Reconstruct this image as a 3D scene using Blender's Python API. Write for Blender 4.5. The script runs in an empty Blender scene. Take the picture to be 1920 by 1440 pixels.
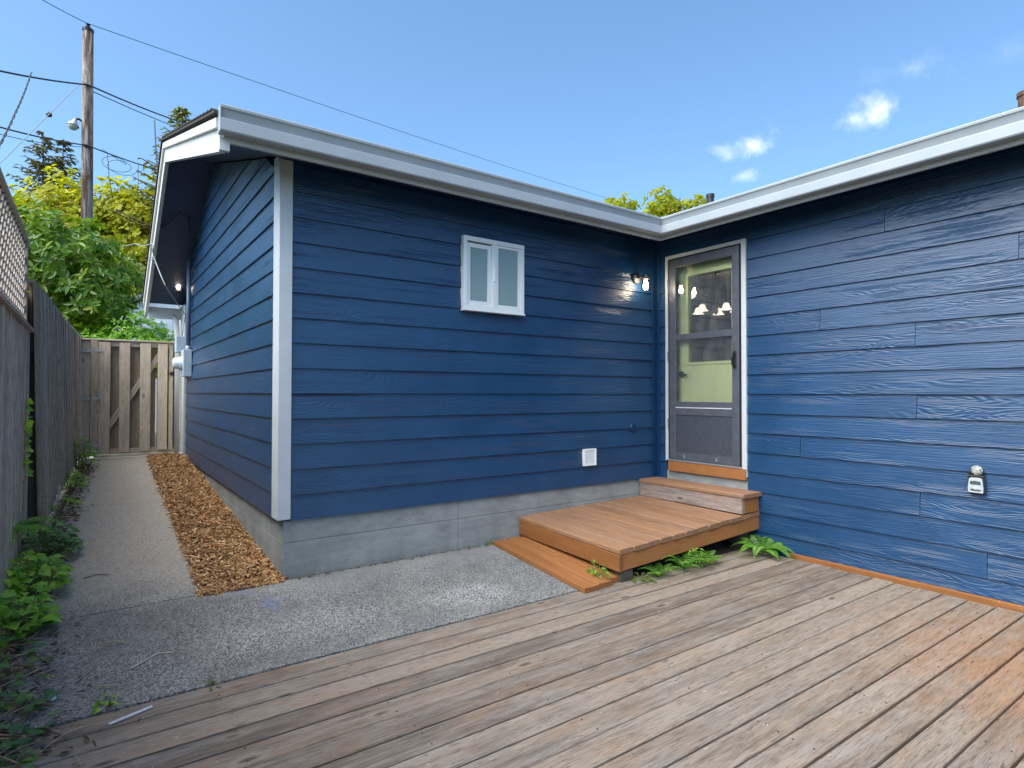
import bpy, math, random
from mathutils import Vector, Matrix
random.seed(7)
R = math.radians
S = bpy.context.scene
COL = S.collection

# ------------------------------------------------------------------ camera, sky, sun, exposure
YAW, PITCH, ROLL = R(35.484), R(0.920), R(0.081)
CAM = Vector((-1.0984, -4.2804, 1.2965))
fw = Vector((math.sin(YAW)*math.cos(PITCH), math.cos(YAW)*math.cos(PITCH), math.sin(PITCH)))
rt = Vector((math.cos(YAW), -math.sin(YAW), 0))
up = rt.cross(fw)
rt, up = rt*math.cos(ROLL)+up*math.sin(ROLL), up*math.cos(ROLL)-rt*math.sin(ROLL)
cd = bpy.data.cameras.new('camera')
cam = bpy.data.objects.new('camera', cd)
COL.objects.link(cam)
cd.sensor_width = 36
cd.lens = 1109.55/1920*36
cd.clip_start = 0.05
cd.clip_end = 3000
cam.matrix_world = Matrix(((rt.x, up.x, -fw.x, CAM.x), (rt.y, up.y, -fw.y, CAM.y), (rt.z, up.z, -fw.z, CAM.z), (0, 0, 0, 1)))
S.camera = cam

SUN_EL, SUN_AZ = R(53), R(-8)          # azimuth: from -X towards +Y
to_sun = Vector((-math.cos(SUN_AZ)*math.cos(SUN_EL), math.sin(SUN_AZ)*math.cos(SUN_EL), math.sin(SUN_EL)))
world = bpy.data.worlds.new('World')
S.world = world
world.use_nodes = True
wt = world.node_tree
wt.nodes.clear()
SKY_STRENGTH = 0.15


class NT:
    """small helper: n('ShaderNodeX', input=value or socket, ...) -> node"""
    def __init__(s, tree): s.t = tree
    def __call__(s, typ, _set=None, **kw):
        nd = s.t.nodes.new('ShaderNode'+typ)
        for k, v in (_set or {}).items(): setattr(nd, k, v)
        for k, v in kw.items():
            key = int(k[1:]) if k[0] == 'i' and k[1:].isdigit() else k.replace('_', ' ')
            s.put(nd.inputs[key], v)
        return nd
    def put(s, inp, v):
        if isinstance(v, bpy.types.NodeSocket): s.t.links.new(v, inp)
        elif isinstance(v, bpy.types.Node): s.t.links.new(v.outputs[0], inp)
        else: inp.default_value = v
    def math(s, op, a, b=0.0, clamp=False):
        nd = s.t.nodes.new('ShaderNodeMath'); nd.operation = op; nd.use_clamp = clamp
        s.put(nd.inputs[0], a); s.put(nd.inputs[1], b); return nd.outputs[0]
    def vmath(s, op, a, b):
        nd = s.t.nodes.new('ShaderNodeVectorMath'); nd.operation = op
        s.put(nd.inputs[0], a); s.put(nd.inputs[1], b)
        return nd.outputs['Value'] if op in ('DOT_PRODUCT', 'LENGTH', 'DISTANCE') else nd.outputs[0]
    def mix(s, f, a, b, mode='MIX'):
        nd = s.t.nodes.new('ShaderNodeMix'); nd.data_type = 'RGBA'; nd.blend_type = mode
        s.put(nd.inputs[0], f); s.put(nd.inputs[6], a); s.put(nd.inputs[7], b); return nd.outputs[2]
    def ramp(s, f, stops, interp='LINEAR'):
        nd = s.t.nodes.new('ShaderNodeValToRGB'); s.put(nd.inputs[0], f)
        cr = nd.color_ramp; cr.interpolation = interp
        while len(cr.elements) < len(stops): cr.elements.new(0.5)
        for e, (p, c) in zip(cr.elements, stops):
            e.position = p; e.color = c if len(c) == 4 else (*c, 1)
        return nd.outputs[0]
    def noise(s, vec, scale, detail=3, rough=.5, dist=0.0, out=0):
        nd = s.t.nodes.new('ShaderNodeTexNoise'); s.put(nd.inputs['Vector'], vec)
        nd.inputs['Scale'].default_value = scale; nd.inputs['Detail'].default_value = detail
        nd.inputs['Roughness'].default_value = rough; nd.inputs['Distortion'].default_value = dist
        return nd.outputs[out]
    def step(s, v, a, b):
        nd = s.t.nodes.new('ShaderNodeMapRange'); nd.interpolation_type = 'SMOOTHSTEP'
        s.put(nd.inputs[0], v); nd.inputs[1].default_value = a; nd.inputs[2].default_value = b
        return nd.outputs[0]
    def scale(s, vec, xyz):
        nd = s.t.nodes.new('ShaderNodeMapping'); s.put(nd.inputs[0], vec)
        nd.inputs['Scale'].default_value = xyz; return nd.outputs[0]


def G(v): return (v, v, v, 1)


n = NT(wt)
sky = n('TexSky', {'sky_type': 'NISHITA', 'sun_disc': False, 'sun_elevation': SUN_EL, 'sun_rotation': -R(90)+SUN_AZ,
                   'altitude': 0, 'air_density': 1.0, 'dust_density': 2.4, 'ozone_density': 2.2})
dirv = n('TexCoord').outputs['Generated']
cl_noise = n.noise(dirv, 26.0, 6, .62, .3)
cmask = None
# small wispy clouds above the right-hand roof: (direction, half-width, half-height, density)
for d, w, h, k in (((.787, .4965, .366), .040, .020, .9), ((.765, .530, .358), .025, .014, .6), ((.8447, .383, .374), .026, .024, .75), ((.857, .350, .381), .034, .026, .9),
                   ((.7941, .513, .3254), .022, .013, .55), ((.885, .225, .405), .05, .02, .10), ((.850, .320, .418), .05, .02, .22), ((.905, .16, .36), .08, .02, .15)):
    dv = Vector(d).normalized()
    tx = Vector((dv.y, -dv.x, 0)).normalized(); ty = tx.cross(dv)
    a = n.math('DIVIDE', n.vmath('DOT_PRODUCT', dirv, tx), w)
    b = n.math('DIVIDE', n.vmath('DOT_PRODUCT', dirv, ty), h)
    r2 = n.math('SQRT', n.math('ADD', n.math('MULTIPLY', a, a), n.math('MULTIPLY', b, b)))
    m = n.math('ADD', n.math('SUBTRACT', .75, r2), n.math('MULTIPLY', n.math('SUBTRACT', cl_noise, .45), 3.2))
    m = n.math('MULTIPLY', n.step(m, -.1, 2.0), k*.85)
    m = n.math('MULTIPLY', m, n.step(n.vmath('DOT_PRODUCT', dirv, dv), .8, .95))
    cmask = m if cmask is None else n.math('MAXIMUM', cmask, m)
skyt = n.mix(1.0, sky.outputs[0], (.78, 1.0, 1.10, 1), 'MULTIPLY')
skyc = n.mix(cmask, skyt, (6.6, 6.7, 6.9, 1))
bg = n('Background', Color=skyc, Strength=SKY_STRENGTH)
n('OutputWorld', Surface=bg)

sl = bpy.data.lights.new('sun', 'SUN')
sl.energy = 3.7
sl.angle = R(74)
sl.color = (1.0, 0.93, 0.84)
sun = bpy.data.objects.new('sun', sl)
COL.objects.link(sun)
sun.rotation_euler = to_sun.to_track_quat('Z', 'Y').to_euler()
sun.location = to_sun*50

S.view_settings.view_transform = 'Standard'
S.view_settings.look = 'None'
S.view_settings.exposure = 0.85
S.view_settings.gamma = 1
S.view_settings.use_curve_mapping = False
S.cycles.use_denoising = True
try: S.cycles.denoiser = 'OPENIMAGEDENOISE'
except Exception: pass
S.cycles.max_bounces = 8
S.cycles.transparent_max_bounces = 12
S.cycles.caustics_reflective = False
S.cycles.caustics_refractive = False

# ------------------------------------------------------------------ object helpers
ORG = {}


def tag(o, label=None, cat=None, group=None, kind=None):
    if label: o['label'] = label
    if cat: o['category'] = cat
    if group: o['group'] = group
    if kind: o['kind'] = kind
    return o


def link(o, parent, origin):
    COL.objects.link(o)
    origin = Vector(origin)
    ORG[o.name] = origin
    if parent is not None:
        o.parent = parent
        o.location = origin-ORG[parent.name]
    else:
        o.location = origin
    return o


def thing(name, loc, label, cat, group=None):
    o = bpy.data.objects.new(name, None)
    o.empty_display_size = .2
    link(o, None, loc)
    return tag(o, label, cat, group)


class MB:
    def __init__(s): s.v = []; s.f = []; s.r = []
    def add(s, vs, fs):
        b = len(s.v); s.v += [Vector(v) for v in vs]; s.f += [[i+b for i in f] for f in fs]
    def box(s, x0, x1, y0, y1, z0, z1):
        s.add([(x0, y0, z0), (x1, y0, z0), (x1, y1, z0), (x0, y1, z0), (x0, y0, z1), (x1, y0, z1), (x1, y1, z1), (x0, y1, z1)],
              [(3, 2, 1, 0), (4, 5, 6, 7), (0, 1, 5, 4), (1, 2, 6, 5), (2, 3, 7, 6), (3, 0, 4, 7)])
    def hexa(s, p):
        s.add(p, [(3, 2, 1, 0), (4, 5, 6, 7), (0, 1, 5, 4), (1, 2, 6, 5), (2, 3, 7, 6), (3, 0, 4, 7)])
    def prism(s, poly, d):
        """poly: list of 3D points (planar), d: extrusion vector"""
        m = len(poly); d = Vector(d); P = [Vector(p) for p in poly]
        s.add(P+[p+d for p in P], [list(range(m))[::-1], [i+m for i in range(m)]]+[(i, (i+1) % m, (i+1) % m+m, i+m) for i in range(m)])
    def tube(s, pts, r, k=8, caps=True):
        pts = [Vector(p) for p in pts]
        rs = r if isinstance(r, (list, tuple)) else [r]*len(pts)
        rings = []
        prev = None
        for i, p in enumerate(pts):
            t = (pts[min(i+1, len(pts)-1)]-pts[max(i-1, 0)]).normalized()
            if prev is None:
                a = Vector((0, 0, 1)) if abs(t.z) < .9 else Vector((1, 0, 0))
                u = t.cross(a).normalized()
            else:
                u = (prev-t*prev.dot(t)).normalized()
            prev = u; w = t.cross(u)
            rings.append([p+(u*math.cos(2*math.pi*j/k)+w*math.sin(2*math.pi*j/k))*rs[i] for j in range(k)])
        vs = [q for rg in rings for q in rg]; fs = []
        for i in range(len(pts)-1):
            for j in range(k):
                fs.append((i*k+j, i*k+(j+1) % k, (i+1)*k+(j+1) % k, (i+1)*k+j))
        if caps: fs += [list(range(k))[::-1], [(len(pts)-1)*k+j for j in range(k)]]
        s.add(vs, fs)
    def lathe(s, base, axis, prof, k=16):
        """prof: (radius, height along axis)"""
        base = Vector(base); axis = Vector(axis).normalized()
        a = Vector((0, 0, 1)) if abs(axis.z) < .9 else Vector((1, 0, 0))
        u = axis.cross(a).normalized(); w = axis.cross(u)
        vs = [base+axis*h+(u*math.cos(2*math.pi*j/k)+w*math.sin(2*math.pi*j/k))*max(r, 1e-4) for r, h in prof for j in range(k)]
        fs = [(i*k+j, i*k+(j+1) % k, (i+1)*k+(j+1) % k, (i+1)*k+j) for i in range(len(prof)-1) for j in range(k)]
        s.add(vs, fs)
    def sphere(s, c, r, k=10):
        s.lathe(Vector(c)-Vector((0, 0, r)), (0, 0, 1), [(r*math.sin(math.pi*i/6), r-r*math.cos(math.pi*i/6)) for i in range(7)], k)
    def build(s, name, mat, parent=None, origin=None, smooth=False, bevel=0, recalc=True):
        if origin is None:
            if s.v:
                lo = Vector([min(v[i] for v in s.v) for i in range(3)]); hi = Vector([max(v[i] for v in s.v) for i in range(3)])
                origin = (lo+hi)/2
            else: origin = Vector((0, 0, 0))
        origin = Vector(origin)
        me = bpy.data.meshes.new(name)
        me.from_pydata([v-origin for v in s.v], [], s.f)
        if recalc:
            import bmesh
            bm = bmesh.new(); bm.from_mesh(me); bmesh.ops.recalc_face_normals(bm, faces=bm.faces); bm.to_mesh(me); bm.free()
        if smooth:
            for p in me.polygons: p.use_smooth = True
        if s.r:
            at = me.attributes.new('rnd', 'FLOAT', 'FACE')
            at.data.foreach_set('value', s.r)
        me.materials.append(mat)
        o = bpy.data.objects.new(name, me)
        link(o, parent, origin)
        if bevel:
            b = o.modifiers.new('bevel', 'BEVEL'); b.width = bevel; b.segments = 2; b.limit_method = 'ANGLE'; b.angle_limit = R(40)
            o.modifiers.new('wn', 'WEIGHTED_NORMAL')
        return o


PC = {}


def plank(name, mat, parent, p0, p1, normal, width, thick, ch=.004, warp=0.0):
    """a board from p0 to p1 (centre line), its broad face looking along normal; local X runs along the grain"""
    p0, p1 = Vector(p0), Vector(p1)
    L = (p1-p0).length
    ex = (p1-p0).normalized(); ez = Vector(normal); ez = (ez-ex*ez.dot(ex)).normalized(); ey = ez.cross(ex)
    key = (round(L, 3), round(width, 3), round(thick, 3), ch, mat.name, warp)
    me = PC.get(key)
    if me is None:
        w, t, c = width/2, thick/2, min(ch, width/4, thick/3)
        prof = [(-w+c, -t), (w-c, -t), (w, -t+c), (w, t-c), (w-c, t), (-w+c, t), (-w, t-c), (-w, -t+c)]
        nx = 2
        xs = [-L/2+L*i/(nx-1) for i in range(nx)]
        vs = [(x, a, b) for x in xs for a, b in prof]
        fs = [(i*8+j, i*8+(j+1) % 8, (i+1)*8+(j+1) % 8, (i+1)*8+j) for i in range(nx-1) for j in range(8)]
        fs += [list(range(8))[::-1], [(nx-1)*8+j for j in range(8)]]
        me = bpy.data.meshes.new(name)
        me.from_pydata(vs, [], fs)
        me.materials.append(mat)
        PC[key] = me
    o = bpy.data.objects.new(name, me)
    c = (p0+p1)/2
    link(o, parent, c)
    o.rotation_euler = Matrix(((ex.x, ey.x, ez.x), (ex.y, ey.y, ez.y), (ex.z, ey.z, ez.z))).to_euler()
    return o


# ------------------------------------------------------------------ materials
def mat(name):
    m = bpy.data.materials.new(name); m.use_nodes = True
    m.node_tree.nodes.clear()
    return m, NT(m.node_tree)


def plain(name, c, rough=.5, metal=0.0, spec=.5, nscale=30, namt=.12, bump=0.0, bscale=200, dirt=None, **kw):
    m, n = mat(name)
    co = n('TexCoord').outputs['Object']
    nz = n.noise(co, nscale, 4, .6)
    col = n.mix(n.step(nz, .3, .75), (c[0]*(1-namt), c[1]*(1-namt), c[2]*(1-namt), 1), (min(1, c[0]*(1+namt)), min(1, c[1]*(1+namt)), min(1, c[2]*(1+namt)), 1))
    if dirt:
        col = n.mix(n.math('MULTIPLY', n.step(n.noise(co, 7, 5, .7), .55, .75), dirt[3]), col, (*dirt[:3], 1))
    p = n('BsdfPrincipled', Base_Color=col, Roughness=rough, Metallic=metal)
    p.inputs['Specular IOR Level'].default_value = spec
    for k, v in kw.items(): p.inputs[k.replace('_', ' ')].default_value = v
    if bump:
        b = n('Bump', Strength=bump, Distance=.002, Height=n.noise(co, bscale, 3, .6))
        n.put(p.inputs['Normal'], b)
    n('OutputMaterial', Surface=p)
    return m


def rnd_coord(n, amt=60.0):
    oi = n('ObjectInfo').outputs['Random']
    off = n('CombineXYZ', X=n.math('MULTIPLY', oi, amt), Y=n.math('MULTIPLY', oi, amt*.37), Z=n.math('MULTIPLY', oi, amt*.61))
    return n.vmath('ADD', n('TexCoord').outputs['Object'], off.outputs[0]), oi


def siding_mat():
    m, n = mat('navy_siding_paint')
    co, oi = rnd_coord(n)
    # embossed cathedral grain: contour lines of a noise stretched along the board
    g1 = n.noise(n.scale(co, (1.25, 1, 13)), 1.0, 1.2, .4, .2)
    lines = n.math('SINE', n.math('MULTIPLY', g1, 120.0))
    fine = n.noise(n.scale(co, (3.2, 1, 120)), 1.0, 3, .55)
    msk = n.step(n.noise(n.scale(co, (.8, 1, 7)), 1.3, 1, .4), .40, .62)
    h = n.math('ADD', n.math('MULTIPLY', n.math('MULTIPLY', lines, n.math('ADD', n.math('MULTIPLY', msk, .85), .1)), .34), n.math('MULTIPLY', fine, 1.0))
    bmp = n('Bump', Strength=.85, Distance=.0028, Height=h)
    tone = n.noise(co, 2.5, 4, .6)
    col = n.mix(n.step(tone, .3, .7), (.0052, .041, .112, 1), (.0075, .052, .138, 1))
    col = n.mix(n.math('MULTIPLY', n.step(n.noise(n.vmath('ADD', co, (3, 9, 2)), 5.0, 6, .75), .66, .8), .22), col, (.16, .20, .28, 1))   # chalky scuffs
    p = n('BsdfPrincipled', Base_Color=col, Roughness=n.math('ADD', n.math('MULTIPLY', tone, .16), .25), Normal=bmp)
    p.inputs['IOR'].default_value = 1.65
    n('OutputMaterial', Surface=p)
    return m


def wood(name, light, dark, stain=None, stain_amt=0.0, grain=1.0, grey=None, rough=.75, knots=True, checks=.5, stainpos=None):
    m, n = mat(name)
    co, oi = rnd_coord(n)
    str1 = n.noise(n.scale(co, (2.6, 38, 38)), 1.0, 5, .62, .5)
    fine = n.noise(n.scale(co, (11, 210, 210)), 1.0, 3, .6)
    dash = n.noise(n.scale(co, (16, 95, 95)), 1.0, 2, .5)
    blot = n.noise(n.scale(co, (2.2, 7, 7)), 1.0, 5, .65)
    ob = n.math('ADD', n.math('MULTIPLY', n.math('SUBTRACT', oi, .5), .60), blot)
    col = n.mix(n.step(n.math('ADD', n.math('MULTIPLY', str1, .6), n.math('MULTIPLY', ob, .45)), .32, .72), (*dark, 1), (*light, 1))
    if grey:
        gm = n.noise(n.scale(co, (1.3, 11, 11)), 1.2, 6, .7)
        col = n.mix(n.math('MULTIPLY', n.step(gm, .40, .70), .6), col, (*grey, 1))
    if stain:
        sm = n.step(n.noise(n.scale(co, (1.6, 6, 6)), 1.3, 7, .75), .46, .70)
        sm = n.math('MULTIPLY', sm, stain_amt)
        if stainpos:   # stain survives on the part of the deck near the wall corner at the camera's right
            gp = n('NewGeometry').outputs['Position']
            dd = n.vmath('DISTANCE', gp, stainpos[0])
            sm2 = n.math('MULTIPLY', n.math('SUBTRACT', 1.0, n.step(n.math('ADD', dd, n.math('MULTIPLY', blot, 1.2)), stainpos[1], stainpos[2])), .85)
            sm = n.math('MAXIMUM', sm, n.math('MULTIPLY', sm2, n.step(n.noise(n.scale(co, (2.5, 9, 9)), 1.0, 6, .75), .22, .58)))
        col = n.mix(sm, col, (*stain, 1))
    col = n.mix(n.math('MULTIPLY', n.step(fine, .52, .34), .55*grain), col, (dark[0]*.45, dark[1]*.42, dark[2]*.4, 1))
    col = n.mix(n.math('MULTIPLY', n.step(dash, .34, .26), .7*grain), col, (dark[0]*.3, dark[1]*.28, dark[2]*.27, 1))
    hgt = n.math('ADD', n.math('MULTIPLY', fine, .8), n.math('MULTIPLY', str1, .5))
    if checks:
        ck = n.noise(n.scale(co, (.9, 75, 75)), 1.0, 2, .5, .2)
        cm = n.math('MULTIPLY', n.step(ck, .30, .24), checks)
        col = n.mix(cm, col, (dark[0]*.25, dark[1]*.23, dark[2]*.2, 1))
        hgt = n.math('SUBTRACT', hgt, cm)
    if knots:
        vd = n.t.nodes.new('ShaderNodeTexVoronoi'); n.put(vd.inputs['Vector'], n.scale(co, (2.3, 6.5, 6.5)))
        vd.inputs['Scale'].default_value = 1.0
        kd = n.math('ADD', vd.outputs['Distance'], n.math('MULTIPLY', n.noise(n.scale(co, (14, 40, 40)), 1.0, 2), .12))
        pick = n.step(n.vmath('DOT_PRODUCT', vd.outputs['Color'], (1, 0, 0)), .5, .52)
        km = n.math('MULTIPLY', n.step(kd, .19, .10), pick)
        ring = n.math('MULTIPLY', n.math('MULTIPLY', n.step(kd, .34, .2), pick), .4)
        col = n.mix(ring, col, (*light, 1))
        col = n.mix(n.math('MULTIPLY', km, .8), col, (dark[0]*.38, dark[1]*.33, dark[2]*.3, 1))
    # old paint specks and pale scratches
    sc = n.noise(n.scale(co, (30, 55, 55)), 1.0, 2, .5, 1.5)
    col = n.mix(n.math('MULTIPLY', n.step(sc, .71, .76), .5), col, (.55, .52, .5, 1))
    bmp = n('Bump', Strength=.6*grain, Distance=.0025, Height=hgt)
    p = n('BsdfPrincipled', Base_Color=col, Roughness=rough, Normal=bmp)
    p.inputs['Specular IOR Level'].default_value = .35
    n('OutputMaterial', Surface=p)
    return m


def concrete_slab_mat():
    m, n = mat('exposed_aggregate_concrete')
    co = n('NewGeometry').outputs['Position']
    v = n.t.nodes.new('ShaderNodeTexVoronoi'); n.put(v.inputs['Vector'], n.vmath('ADD', co, n.vmath('MULTIPLY', n.noise(co, 60, 2, .5, 0, 1), (.02, .02, .02)))); v.inputs['Scale'].default_value = 150
    cell = n.vmath('DOT_PRODUCT', v.outputs['Color'], (.5, .5, 0))
    v2 = n.t.nodes.new('ShaderNodeTexVoronoi'); n.put(v2.inputs['Vector'], co); v2.inputs['Scale'].default_value = 260
    cell2 = n.vmath('DOT_PRODUCT', v2.outputs['Color'], (.5, .5, 0))
    bl = n.noise(co, 1.6, 5, .6)
    bl2 = n.noise(n.vmath('ADD', co, (4, 7, 1)), 3.4, 5, .65)
    # paste colour: grey near the deck, browner with age along the side path
    sep = n('SeparateXYZ', Vector=co)
    path = n.step(n.math('ADD', sep.outputs[1], n.math('MULTIPLY', n.math('SUBTRACT', bl, .5), 1.2)), -.35, .9)
    leftm = n.step(n.math('ADD', sep.outputs[0], n.math('MULTIPLY', n.math('SUBTRACT', bl2, .5), 1.0)), .3, -1.2)
    paste = n.mix(path, (.125, .125, .125, 1), (.47, .40, .315, 1))
    paste = n.mix(n.math('MULTIPLY', leftm, .35), paste, (.15, .125, .10, 1))
    paste = n.mix(n.step(bl2, .35, .75), paste, n.mix(.5, paste, (.27, .26, .24, 1)))
    spk = n.math('ADD', n.math('MULTIPLY', cell, .75), n.math('MULTIPLY', cell2, .25))
    worn = n.math('ADD', n.math('MULTIPLY', n.step(bl2, .3, .7), .10), .06)
    pale = n.math('MULTIPLY', n.step(spk, .52, .66), n.math('SUBTRACT', 1.0, n.math('MULTIPLY', path, .25)))
    col = n.mix(n.math('MULTIPLY', pale, n.math('ADD', .25, n.math('MULTIPLY', n.step(bl, .35, .65), .38))), paste, (.42, .415, .40, 1))
    dk = n.math('MULTIPLY', n.step(spk, .44, .30), n.math('SUBTRACT', .75, n.math('MULTIPLY', path, .25)))
    col = n.mix(dk, col, (.042, .041, .041, 1))
    # whitish worn area, blue paint spill, paler grey band along the foot of the wall
    def spot(c, sx, sy, amt, colr, col):
        d = n.vmath('LENGTH', n.vmath('DIVIDE', n.vmath('SUBTRACT', co, c), (sx, sy, 10)), (0, 0, 0))
        f = n.step(n.math('ADD', d, n.math('MULTIPLY', n.math('SUBTRACT', bl2, .5), 1.6)), 1.15, .35)
        return n.mix(n.math('MULTIPLY', f, amt), col, colr)
    col = spot((1.05, -.82, -.07), .36, .22, n.math('MULTIPLY', n.step(spk, .45, .62), .42), (.60, .60, .59, 1), col)
    col = spot((-.1, -.75, -.06), .6, .25, n.math('MULTIPLY', n.step(spk, .48, .62), .28), (.56, .55, .53, 1), col)
    col = spot((-.155, -.34, -.03), .05, .18, .45, (.13, .14, .27, 1), col)
    col = spot((-.28, -.08, 0), .12, .05, .5, (.20, .20, .27, 1), col)
    wallm = n.math('MULTIPLY', n.step(n.math('ADD', sep.outputs[1], n.math('MULTIPLY', n.math('SUBTRACT', bl2, .5), .5)), -.50, -.05), n.step(sep.outputs[0], -.25, .3))
    col = n.mix(n.math('MULTIPLY', wallm, .45), col, (.27, .275, .28, 1))
    bmp = n('Bump', Strength=.3, Distance=.002, Height=n.math('ADD', n.math('MULTIPLY', n.math('SUBTRACT', .6, v.outputs['Distance']), n.math('SUBTRACT', 1.0, n.math('MULTIPLY', path, .6))), n.math('MULTIPLY', n.noise(co, 90, 4, .7), .8)))
    p = n('BsdfPrincipled', Base_Color=col, Roughness=.85, Normal=bmp)
    p.inputs['Specular IOR Level'].default_value = .3
    n('OutputMaterial', Surface=p)
    return m


def foundation_mat():
    m, n = mat('cast_foundation_concrete')
    co = n('NewGeometry').outputs['Position']
    a = n.noise(co, 3.0, 6, .65)
    b = n.noise(n.scale(co, (6, 6, 22)), 1, 5, .6)
    col = n.mix(n.step(n.math('ADD', n.math('MULTIPLY', a, .6), n.math('MULTIPLY', b, .4)), .3, .7), (.19, .205, .21, 1), (.33, .345, .34, 1))
    v = n.t.nodes.new('ShaderNodeTexVoronoi'); n.put(v.inputs['Vector'], n.scale(co, (1, 1, 1.4))); v.inputs['Scale'].default_value = 34
    hole = n.math('MULTIPLY', n.step(v.outputs['Distance'], .22, .12), n.step(n.vmath('DOT_PRODUCT', v.outputs['Color'], (1, 0, 0)), .70, .74))
    hole = n.math('MULTIPLY', hole, n.step(n.noise(co, 4.5, 3), .45, .6))
    col = n.mix(n.math('MULTIPLY', hole, .8), col, (.06, .06, .055, 1))
    pat = n.step(n.noise(n.vmath('ADD', co, (5, 2, 8)), 9, 5, .8), .66, .74)
    col = n.mix(n.math('MULTIPLY', pat, .45), col, (.56, .56, .55, 1))
    sep = n('SeparateXYZ', Vector=co)
    footm = n.step(n.math('ADD', sep.outputs[2], n.math('MULTIPLY', a, .12)), .14, .02)  # darker, greener band towards the bottom
    col = n.mix(n.math('MULTIPLY', footm, .5), col, (.15, .165, .13, 1))
    bmp = n('Bump', Strength=.5, Distance=.004, Height=n.math('SUBTRACT', n.noise(co, 55, 5, .7), n.math('MULTIPLY', hole, 1.5)))
    p = n('BsdfPrincipled', Base_Color=col, Roughness=.9, Normal=bmp)
    n('OutputMaterial', Surface=p)
    return m


def leaf_mat(name, c1, c2, c3=None, trans=.45, rough=.45, spec=.5):
    m, n = mat(name)
    rn = n('Attribute', {'attribute_name': 'rnd'}).outputs['Fac']
    stops = [(0, c1), (1, c2)] if c3 is None else [(0, c1), (.6, c2), (1, c3)]
    col = n.ramp(rn, stops)
    p = n('BsdfPrincipled', Base_Color=col, Roughness=rough)
    p.inputs['Specular IOR Level'].default_value = spec
    tcol = n.mix(.5, col, (min(1, c2[0]*2.2), min(1, c2[1]*2.0), c2[2]*.6, 1))
    t = n('BsdfTranslucent', Color=tcol)
    mx = n('MixShader', i0=trans, i1=p, i2=t)
    n('OutputMaterial', Surface=mx)
    return m


def chip_mat():
    m, n = mat('bark_chips')
    rn = n('Attribute', {'attribute_name': 'rnd'}).outputs['Fac']
    co = n('TexCoord').outputs['Object']
    col = n.ramp(rn, [(0, (.10, .045, .018)), (.35, (.34, .165, .058)), (.7, (.58, .335, .135)), (1, (.78, .56, .32))])
    col = n.mix(n.math('MULTIPLY', n.noise(co, 160, 3, .6), .35), col, (.16, .07, .03, 1))
    p = n('BsdfPrincipled', Base_Color=col, Roughness=.8)
    n('OutputMaterial', Surface=p)
    return m


def glass_mat(name, tint=(1, 1, 1), refl=1.0, rough=0.0, haze=0.0, hazecol=(.6, .62, .6)):
    m, n = mat(name)
    fr = n('Fresnel', IOR=1.5)
    f = n.math('MINIMUM', n.math('MULTIPLY', fr.outputs[0], 1.6*refl), 1.0)
    tr = n('BsdfTransparent', Color=(*tint, 1))
    gl = n('BsdfGlossy', Color=(1, 1, 1, 1), Roughness=rough)
    body = tr
    if haze:
        co = n('TexCoord').outputs['Object']
        hz = n.math('MULTIPLY', n.step(n.noise(n.scale(co, (6, 6, 1.6)), 1.0, 5, .7), .35, .75), haze)
        body = n('MixShader', i0=hz, i1=tr, i2=n('BsdfDiffuse', Color=(*hazecol, 1)))
    mx = n('MixShader', i0=f, i1=body, i2=gl)
    n('OutputMaterial', Surface=mx)
    return m


def emit(name, c, s):
    m, n = mat(name)
    e = n('Emission', Color=(*c, 1), Strength=s)
    n('OutputMaterial', Surface=e)
    return m


def pole_mat():
    m, n = mat('weathered_pole_wood')
    co = n('TexCoord').outputs['Object']
    a = n.noise(n.scale(co, (9, 9, .9)), 1.0, 6, .7, .8)
    f = n.noise(n.scale(co, (60, 60, 2.5)), 1.0, 3, .6)
    col = n.ramp(a, [(.36, (.025, .014, .010)), (.46, (.085, .04, .026)), (.53, (.20, .18, .165)), (.72, (.36, .355, .35))])
    col = n.mix(n.math('MULTIPLY', n.step(f, .5, .35), .7), col, (.05, .03, .025, 1))
    p = n('BsdfPrincipled', Base_Color=col, Roughness=.9, Normal=n('Bump', Strength=.7, Distance=.01, Height=n.math('ADD', a, f)).outputs[0])
    n('OutputMaterial', Surface=p)
    return m


M_SID = siding_mat()
M_NAVY = plain('navy_trim_paint', (.006, .032, .095), .38, bump=.25, bscale=60)
M_SOFF = plain('navy_soffit_paint', (.017, .042, .115), .5, bump=.3, bscale=240)
M_WHITE = plain('white_trim_paint', (.52, .55, .58), .45, nscale=4, namt=.05, bump=.15, bscale=60, dirt=(.5, .5, .48, .12))
M_GUT = plain('white_aluminium_gutter', (.35, .385, .42), .35, nscale=3, namt=.05, dirt=(.2, .2, .19, .12))
M_BARGE = plain('white_painted_barge_wood', (.62, .62, .62), .55, nscale=9, namt=.06, bump=.5, bscale=90, dirt=(.45, .44, .45, .35))
M_VINYL = plain('white_vinyl', (.82, .84, .84), .3, nscale=4, namt=.03)
M_CON = concrete_slab_mat()
M_FND = foundation_mat()
M_DECK = wood('weathered_deck_boards', (.265, .215, .168), (.112, .088, .070), stain=(.30, .145, .062), stain_amt=.3, grey=(.275, .25, .225),
              stainpos=((2.9, -3.7, -.1), .6, 2.2))
M_STEP = wood('stained_step_boards', (.34, .175, .088), (.20, .10, .05), stain=(.30, .175, .115), stain_amt=.5, grain=.7, checks=.25, grey=(.28, .19, .14))
M_STAIN = wood('orange_stained_boards', (.34, .14, .045), (.23, .09, .027), grain=.45, checks=.1, knots=False)
M_GREYW = wood('bare_grey_timber', (.42, .35, .31), (.19, .155, .14), stain=(.36, .19, .11), stain_amt=.45, grain=1.1)
M_FEN = wood('weathered_fence_boards', (.60, .46, .335), (.32, .24, .17), stain=(.40, .335, .28), stain_amt=.6, grain=.9, grey=(.44, .39, .34), checks=.35)
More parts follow.
